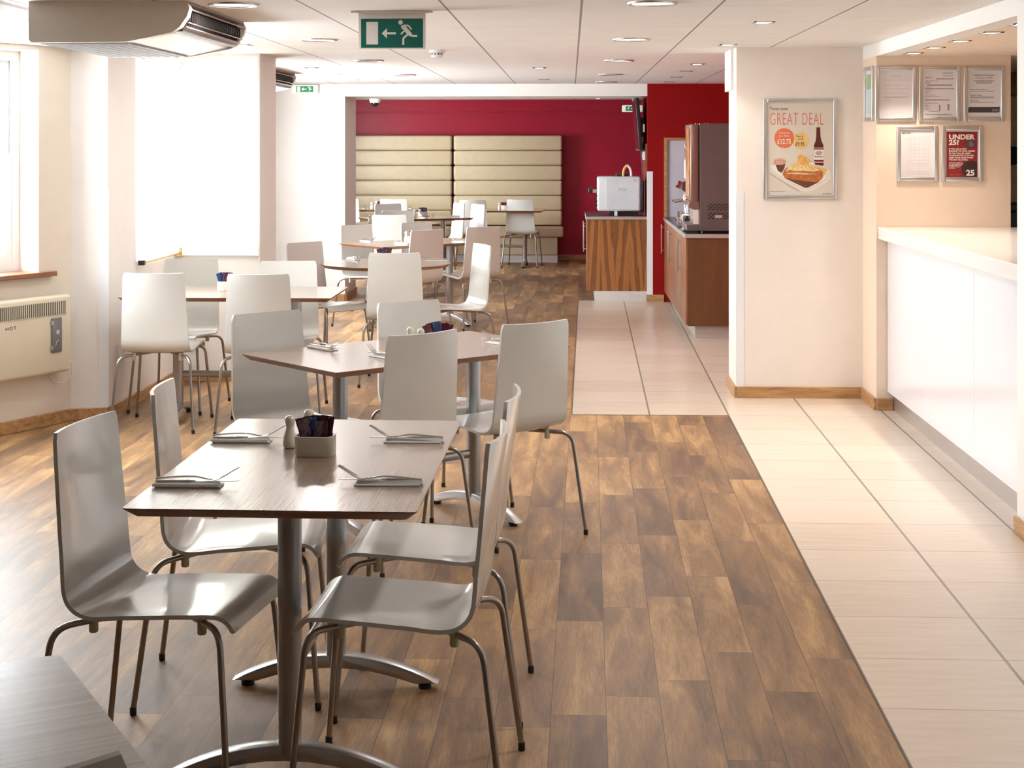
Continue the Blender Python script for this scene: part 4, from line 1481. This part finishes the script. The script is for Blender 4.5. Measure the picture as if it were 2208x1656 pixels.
proto = make_chair()
CH = [
 (-1.020, 3.930, -8.6, 'nearest chair on the left of the front table, facing right'),
 (-.971, 4.566, 5.0, 'white chair on the left of the front table, behind the nearest left chair'),
 (-.418, 3.885, 176.4, 'white chair at the front table on the right, nearest the camera, facing left'),
 (-.404, 4.482, 177.7, 'white chair at the front table on the right, behind the nearest right chair'),
 (-.790, 1.925, 121.0, 'chair at the cut-off table, only its back top showing, bottom left'),
 (-1.131, 6.399, -46.5, 'grey-shaded chair behind the left corner of the second diagonal table'),
 (-.724, 6.052, 135.1, 'chair seen from behind at the middle of the second diagonal table'),
 (-.291, 6.429, 130.3, 'chair seen from behind at the right end of the second diagonal table'),
 (-.581, 6.870, -48.2, 'chair on the far side of the second diagonal table, behind the red sachets'),
 (-2.313, 8.769, 90.5, 'left one of two white chairs seen from behind at the bay window table'),
 (-1.730, 8.729, 92.9, 'right one of two white chairs seen from behind at the bay window table'),
 (-2.377, 9.341, -95.6, 'dazzling left chair on the far side of the bay table, against the light'),
 (-1.700, 9.215, -83.8, 'white chair on the far side of the bay table, right one'),
 (-1.754, 11.112, -37.9, 'grey-looking chair left of the round table, beside the bright wall'),
 (-1.160, 10.416, 91.1, 'white chair seen from behind at the near side of the round table'),
 (-.841, 10.972, -156.3, 'bright white chair on the right of the round table, facing left'),
 (-1.729, 13.528, -44.4, 'chair at the far left side of the third diagonal table, by the white wall end'),
 (-1.355, 13.115, 133.4, 'beige-shaded chair seen from behind at the middle of the third diagonal table'),
 (-.890, 13.590, 126.6, 'beige-shaded chair at the right end of the third diagonal table'),
 (-1.250, 13.948, -48.2, 'chair on the far side of the third diagonal table, mostly hidden'),
 (-1.856, 15.881, 96.3, 'pale chair seen from behind at the small far round table near the dark jamb'),
 (-1.908, 16.859, 103.5, 'beige-topped chair just behind the pale one at the small round table'),
 (-1.552, 18.658, -153.8, 'left one of two narrow-looking white chairs facing left before the banquette'),
 (-1.289, 18.263, -149.5, 'right one of two narrow-looking white chairs facing left before the banquette'),
 (-1.264, 20.095, 93.4, 'pale grey chair at the banquette table, half hidden by the two narrow-looking chairs'),
 (-.623, 20.257, 83.2, 'white chair seen from behind with all four legs showing, furthest right before the banquette'),
 (-2.310, 20.278, 94.9, 'white chair at the left banquette table, its back against the beige padding'),
 (-2.925, 20.280, 92.0, 'white chair at the left banquette table, cut off by the dark jamb'),
 (-2.060, 18.330, -58.0, 'white chair just before the left banquette table, its slanted back showing'),
]
for i, (x, y, a, lb) in enumerate(CH):
    o = proto if i == 0 else copy_tree(proto)
    o.location = (x, y, 0)
    o.rotation_euler = (0, 0, math.radians(a))
    tag(o, lb, 'chair', 'white moulded cafe chairs')


# ------------------------------------------------------------------ tables
TH = .74


def bevel_top(bm, outline_fn, n, z1=TH, th=.024, inset=.024):
    o = [outline_fn(k, 0.0) for k in range(n)]
    i_ = [outline_fn(k, inset) for k in range(n)]
    A = [bm.verts.new((p[0], p[1], z1)) for p in o]
    B = [bm.verts.new((p[0], p[1], z1 - .003)) for p in o]
    C = [bm.verts.new((p[0], p[1], z1 - th)) for p in i_]
    bm.faces.new(A).material_index = 0
    for k in range(n):
        j = (k + 1) % n
        bm.faces.new([A[k], B[k], B[j], A[j]]).material_index = 1
        bm.faces.new([B[k], C[k], C[j], B[j]]).material_index = 1
    bm.faces.new(C[::-1]).material_index = 1


def arc_foot(parent, cx, half=.305, rot=0.0, name='foot'):
    b = NB()
    n = 16
    tp, bt = [], []
    for k in range(n + 1):
        y = -half + 2 * half * k / n
        tp.append((y, .098 - .078 * (abs(y) / half) ** 2.0))
    yb = .215
    bt = [(-half, .018), (-yb - .02, .016), (-yb, .022)]
    for k in range(9):
        y = -yb + 2 * yb * k / 8
        if 0 < k < 8: bt.append((y, .022 + .036 * (1 - (abs(y) / yb) ** 2)))
    bt += [(yb, .022), (yb + .02, .016), (half, .018)]
    prism(b, tp[1:-1] + bt[::-1], 'x', -.026, .026)
    m_ = Matrix.Translation((cx, 0, 0)) @ Matrix.Rotation(rot, 4, 'Z')
    bmesh.ops.recalc_face_normals(b, faces=b.faces)
    es = [e for e in b.edges if len(e.link_faces) == 2 and e.calc_face_angle(0) > 1.0 and abs((e.verts[0].co - e.verts[1].co).x) < 1e-5 and min(e.verts[0].co.z, e.verts[1].co.z) > .015]
    bmesh.ops.bevel(b, geom=es, offset=.007, segments=2, profile=.5, affect='EDGES')
    b.transform(m_)
    f = obj(name, b, M['foot'], parent, 35)
    for s in (-1, 1):
        b = NB(); lathe(b, [(.020, 0), (.020, .012), (.012, .018)], 14, (0, s * (half - .042), 0)); b.transform(m_)
        obj('foot_pad', b, M['dark_plastic'], f, 40)
    return f


def rect_table():
    t = empty('dining_table')
    L_, W_ = 1.2, .70
    def fn(k, ins):
        cs = [(-1, -1), (1, -1), (1, 1), (-1, 1)]
        c, s = divmod(k, 4)
        sx, sy = cs[c]
        r = .012
        a = {0: PI, 1: 1.5 * PI, 2: 0, 3: .5 * PI}[c] + s * (PI / 2) / 3
        return (sx * (L_ / 2 - ins - r) + r * math.cos(a), sy * (W_ / 2 - ins - r) + r * math.sin(a))
    b = NB(); bevel_top(b, fn, 16); obj('tabletop', b, [M['table_top'], M['table_edge']], t)
    for sx in (-1, 1):
        b = NB(); lathe(b, [(.030, .080), (.030, .700)], 24, (sx * .345, 0, 0)); obj('pedestal', b, M['pedestal'], t, 40)
        b = NB(); box(b, sx * .345 - .07, -.20, .704, sx * .345 + .07, .20, .716, bev=.002); obj('mounting_plate', b, M['pedestal'], t)
        arc_foot(t, sx * .345)
    b = NB(); tube(b, [(-.318, 0, .265), (.318, 0, .265)], .011, 14, flat=1.0)
    for v in b.verts: v.co.z = .265 + (v.co.z - .265) * 1.7
    obj('crossbar', b, M['pedestal'], t, 40)
    return t


def round_table():
    t = empty('round_table')
    n = 64
    def fn(k, ins):
        return ((.47 - ins) * math.cos(2 * PI * k / n), (.47 - ins) * math.sin(2 * PI * k / n))
    b = NB(); bevel_top(b, fn, n); obj('tabletop', b, [M['table_top'], M['table_edge']], t)
    b = NB(); lathe(b, [(.030, .080), (.030, .700)], 24); obj('pedestal', b, M['pedestal'], t, 40)
    b = NB(); lathe(b, [(.16, .704), (.16, .716)], 24); obj('mounting_plate', b, M['pedestal'], t)
    arc_foot(t, 0, .335, .6); arc_foot(t, 0, .335, .6 + PI / 2)
    return t


pt = rect_table()
TB = [(-.698, 4.221, 89.0, 'grey-brown rectangular table in the foreground, laid for four'),
      (-1.194, 1.978, 31.0, 'corner of a grey-brown table cut off at the bottom left'),
      (-.673, 6.468, 42.3, 'second rectangular table, set diagonally behind the front one'),
      (-1.934, 8.954, -.2, 'rectangular table by the bay window on the left'),
      (-1.333, 13.547, 41.3, 'third rectangular table, diagonal, with a bright orange-brown edge'),
      (-1.81, 18.06, 24.0, 'rectangular table with two white shakers in front of the banquette seam'),
      (-.939, 20.27, -3.0, 'rectangular table pushed to the right half of the banquette'),
      (-2.53, 20.50, 0.0, 'rectangular table at the left half of the banquette')]
for i, (x, y, a, lb) in enumerate(TB):
    o = pt if i == 0 else copy_tree(pt)
    o.location = (x, y, 0); o.rotation_euler = (0, 0, math.radians(a))
    tag(o, lb, 'table', 'rectangular dining tables')
rt_ = round_table()
for i, (x, y, lb) in enumerate([(-1.331, 11.168, 'round table in the middle distance beside the bright wall'),
                                (-1.895, 16.789, 'small far round table in the opening, mostly hidden by chairs')]):
    o = rt_ if i == 0 else copy_tree(rt_)
    o.location = (x, y, 0)
    tag(o, lb, 'table', 'round dining tables')


# ------------------------------------------------------------------ tableware
def make_napkin():
    t = empty('paper_napkin')
    b = NB(); box(b, -.084, -.026, 0, .082, .022, .004, bev=.0015, seg=1); obj('lower_fold', b, M['napkin'], t)
    b = NB()
    prism(b, [(-.027, .004), (-.024, .0095), (.002, .010), (.006, .004)], 'x', -.090, .076)
    obj('upper_fold', b, M['napkin'], t)
    return t


def make_knife():
    t = empty('table_knife')
    b = NB(); tube(b, [(-.100, 0, .0035), (-.02, 0, .0032), (.0, 0, .003)], [.0042, .0045, .003], 8, flat=.7); obj('handle', b, M['steel'], t, 50)
    b = NB(); prism(b, [(-.002, -.003), (.010, -.008), (.085, -.009), (.102, -.004), (.108, .003), (.095, .005), (0, .004)], 'z', .0025, .0040); obj('blade', b, M['steel'], t)
    return t


def make_fork():
    t = empty('table_fork')
    b = NB()
    path = crspline([(-.100, 0, .002), (-.05, 0, .007), (0, 0, .009), (.03, 0, .004), (.045, 0, .003)], 5)
    rr = [.0052 - .0028 * (k / (len(path) - 1)) for k in range(len(path))]
    tube(b, path, rr, 8, flat=.6); obj('handle', b, M['steel'], t, 50)
    b = NB()
    vs = []
    ctr = [(.043, .0035, .003), (.052, .0095, .003), (.062, .0115, .0045), (.070, .0118, .0085)]
    for (x, w, z) in ctr:
        vs.append([b.verts.new((x, -w, z + .0008)), b.verts.new((x, w, z + .0008)), b.verts.new((x, w, z - .0008)), b.verts.new((x, -w, z - .0008))])
    for a, c in zip(vs[:-1], vs[1:]):
        for k in range(4): b.faces.new([a[k], a[(k + 1) % 4], c[(k + 1) % 4], c[k]])
    b.faces.new(vs[0][::-1]); b.faces.new(vs[-1])
    for k in range(4):
        y = -.0102 + k * .0068
        tube(b, [(.069, y, .0083), (.085, y, .017), (.104, y * .9, .029), (.115, y * .85, .034)], [.0016, .0015, .0013, .0008], 6, flat=.8)
    obj('tines', b, M['steel'], t, 50)
    return t


np_, kn_, fk_ = make_napkin(), make_knife(), make_fork()
first = {'n': True}
SETS = [  # x, y, rotation (handle side = -x), phrase
 (-.955, 3.872, 0, 'on the front table, near left place'),
 (-.945, 4.455, 0, 'on the front table, far left place'),
 (-.455, 4.467, 180, 'on the front table, far right place'),
 (-.462, 3.905, 180, 'on the front table, near right place'),
 (-1.035, 6.475, -48, 'at the left corner of the second diagonal table'),
 (-.745, 6.215, 132, 'by the near edge of the second diagonal table'),
 (-.300, 6.660, 132, 'at the right end of the second diagonal table'),
 (-2.330, 9.150, -90, 'on the bay window table, between the chairs'),
 (-1.605, 11.470, -60, 'at the left of the round table'),
 (-.985, 11.340, 180, 'at the right of the round table'),
 (-1.780, 13.590, -49, 'at the left of the third diagonal table'),
 (-1.440, 13.245, 131, 'by the near edge of the third diagonal table'),
 (-.975, 13.540, 131, 'at the right of the third diagonal table'),
 (-1.700, 17.880, 114, 'at the near edge of the table with two white shakers'),
 (-1.650, 18.330, -66, 'at the far edge of the table with two white shakers'),
 (-1.380, 18.150, 180, 'at the right tip of the table with two white shakers'),
 (-2.726, 20.480, 90, 'at the left end of the left banquette table'),
 (-2.118, 20.480, 90, 'at the right end of the left banquette table')]
for i, (x, y, a, ph) in enumerate(SETS):
    trio = (np_, kn_, fk_) if i == 0 else tuple(copy_tree(o) for o in (np_, kn_, fk_))
    R2 = Matrix.Rotation(math.radians(a), 2)
    s_ = 1 if i in (0, 1) else -1
    for o, dx, dy, dz, da, nm, ct_ in ((trio[0], 0, 0, .0, 0, 'folded white napkin', 'napkin'),
                                       (trio[1], .015, -.003, .0100, 3, 'steel knife on the napkin', 'knife'),
                                       (trio[2], .010, .006, .0135, -4, 'steel fork on the napkin', 'fork')):
        v = R2 @ Vector((dx, dy))
        o.location = (x + v.x, y + v.y, TH + dz)
        o.rotation_euler = (0, 0, math.radians(a + da))
        tag(o, nm + ' ' + ph, ct_, {'napkin': 'folded napkins', 'knife': 'table knives', 'fork': 'table forks'}[ct_])


def make_caddy():
    t = empty('sachet_caddy')
    w, d, h, r = .054, .036, .056, .014
    def ring(ins, z):
        W_, D_ = w - ins, d - ins
        c = max(r - ins * .6, .004)
        return [(-W_ + c, -D_, z), (W_ - c, -D_, z), (W_, -D_ + c, z), (W_, D_ - c, z), (W_ - c, D_, z), (-W_ + c, D_, z), (-W_, D_ - c, z), (-W_, -D_ + c, z)]
    b = NB()
    R = [[b.verts.new(p) for p in q] for q in (ring(.002, 0), ring(0, .003), ring(0, h - .001), ring(.0015, h), ring(.0035, h), ring(.005, h - .002), ring(.005, .006))]
    for a, c in zip(R[:-1], R[1:]):
        for k in range(8): b.faces.new([a[k], a[(k + 1) % 8], c[(k + 1) % 8], c[k]])
    b.faces.new(R[0][::-1]); b.faces.new(R[-1])
    obj('dish', b, M['ceramic'], t, 45)
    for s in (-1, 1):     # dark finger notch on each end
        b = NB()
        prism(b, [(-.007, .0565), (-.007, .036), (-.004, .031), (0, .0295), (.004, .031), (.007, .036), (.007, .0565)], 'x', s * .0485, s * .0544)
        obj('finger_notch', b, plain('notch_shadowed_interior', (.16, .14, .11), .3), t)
    return t


def make_shaker():
    t = empty('pepper_shaker')
    pr = [(.013, 0), (.0185, .003), (.0205, .012), (.0195, .026), (.0145, .044), (.0115, .056), (.0125, .064), (.0152, .074), (.0142, .083), (.009, .0895), (.001, .0915)]
    q = crspline([(p[0], 0, p[1]) for p in pr], 3)
    b = NB(); lathe(b, [(max(p.x, .0008), p.z) for p in q], 24); obj('body', b, M['ceramic'], t, 50)
    b = NB()
    for k in range(5):
        a = 2 * PI * k / 5
        lathe(b, [(.0010, .0893), (.0010, .0908)], 6, (.0045 * math.cos(a), .0045 * math.sin(a), 0))
    obj('holes', b, M['dark_plastic'], t)
    return t


def sachet_mesh(matname):
    b = NB()
    W_, D_, H_ = .019, .0022, .078
    nx, nz = 4, 8
    for s in (-1, 1):
        g = [[b.verts.new((W_ * (-1 + 2 * i / nx), s * D_ * (1 - (2 * i / nx - 1) ** 2) * max(0, math.sin(PI * min(1, max(0, (j - .6) / (nz - 1.2))))) + s * .0002 + .0006 * math.sin(i * 2.3 + j * 1.7), H_ * j / nz))
              for i in range(nx + 1)] for j in range(nz + 1)]
        for j in range(nz):
            for i in range(nx):
                b.faces.new([g[j][i], g[j][i + 1], g[j + 1][i + 1], g[j + 1][i]])
    o = obj('sauce_sachet', b, M[matname], None)
    return o


cad, shk = make_caddy(), make_shaker()
sp = {k: sachet_mesh(k) for k in ('sach_red', 'sach_purple', 'sach_blue')}
sused = {k: False for k in sp}
cuse = [False, False]
cname = {'sach_red': 'dark red', 'sach_purple': 'dark plum', 'sach_blue': 'blue'}


def place(o_, used, x, y, a):
    o = o_ if not used else copy_tree(o_)
    o.location = (x, y, TH)
    o.rotation_euler = (0, 0, math.radians(a))
    return o


def caddy(x, y, a, ph, cols, shakers=()):
    o = place(cad, cuse[0], x, y, a); cuse[0] = True
    tag(o, 'white ceramic caddy of sauce sachets ' + ph, 'caddy', 'sachet caddies')
    for sx, sy, sph in shakers:
        s_ = place(shk, cuse[1], sx, sy, random.uniform(0, 360)); cuse[1] = True
        tag(s_, sph, 'shaker', 'white ceramic shakers')
    R2 = Matrix.Rotation(math.radians(a), 2)
    n = len(cols)
    for k, c in enumerate(cols):
        src = sp[c]
        if sused[c]: o = src.copy(); COL.objects.link(o)
        else: o = src; sused[c] = True
        lx = -.026 + .052 * k / max(1, n - 1)
        ly = random.uniform(-.012, .012) + (.006 if k % 2 else -.006)
        v = R2 @ Vector((lx * .9, ly))
        o.location = (x + v.x, y + v.y, TH + .018 + random.uniform(0, .014))
        lean = (k / max(1, n - 1) - .5) * .35
        o.rotation_euler = (random.uniform(-.16, .16), lean * 1.2 + random.uniform(-.12, .12), math.radians(a + random.uniform(-38, 38)))
        tag(o, '%s sauce sachet in the caddy %s' % (cname[c], ph), 'sachet', '%s sachets %s' % (cname[c], ph))


r_, p_, b_ = 'sach_red', 'sach_purple', 'sach_blue'
random.seed(11)
caddy(-.704, 4.270, 0, 'on the front table', [r_, r_, p_, r_, p_, b_, b_, p_, p_, p_, r_, p_],
      [(-.793, 4.370, 'white shaker left of the caddy on the front table'), (-.756, 4.470, 'white shaker behind the sachets on the front table')])
caddy(-.560, 6.560, 0, 'on the second diagonal table', [r_, r_, r_, b_, b_, r_, r_, r_],
      [(-.672, 6.500, 'left one of two round-topped shakers on the second diagonal table'), (-.622, 6.450, 'right one of two round-topped shakers on the second diagonal table')])
caddy(-2.010, 9.030, 8, 'on the bay window table', [b_, p_, p_, r_, p_, p_])
caddy(-1.350, 11.250, 0, 'on the round table', [r_, r_, b_, b_, r_, p_])
caddy(-1.372, 13.520, 40, 'on the third diagonal table', [r_, r_, p_], [(-1.440, 13.600, 'white shaker beside the red sachets on the third diagonal table')])
caddy(-1.745, 18.330, 24, 'on the table with two white shakers', [b_, b_, p_, r_],
      [(-1.825, 18.170, 'left one of two white shakers in front of the banquette seam'), (-1.770, 18.230, 'right one of two white shakers in front of the banquette seam')])
caddy(-.848, 20.285, 0, 'on the right banquette table', [r_, r_, p_], [(-.926, 20.268, 'white shaker on the right banquette table, left of the last chair')])
caddy(-2.523, 20.360, 0, 'on the left banquette table', [r_, p_, p_], [(-2.615, 20.349, 'white shaker on the left banquette table near the dark jamb')])
s_ = copy_tree(shk); s_.location = (-2.163, 16.70, TH); tag(s_, 'pinkish white shaker on the small far round table', 'shaker', 'white ceramic shakers')
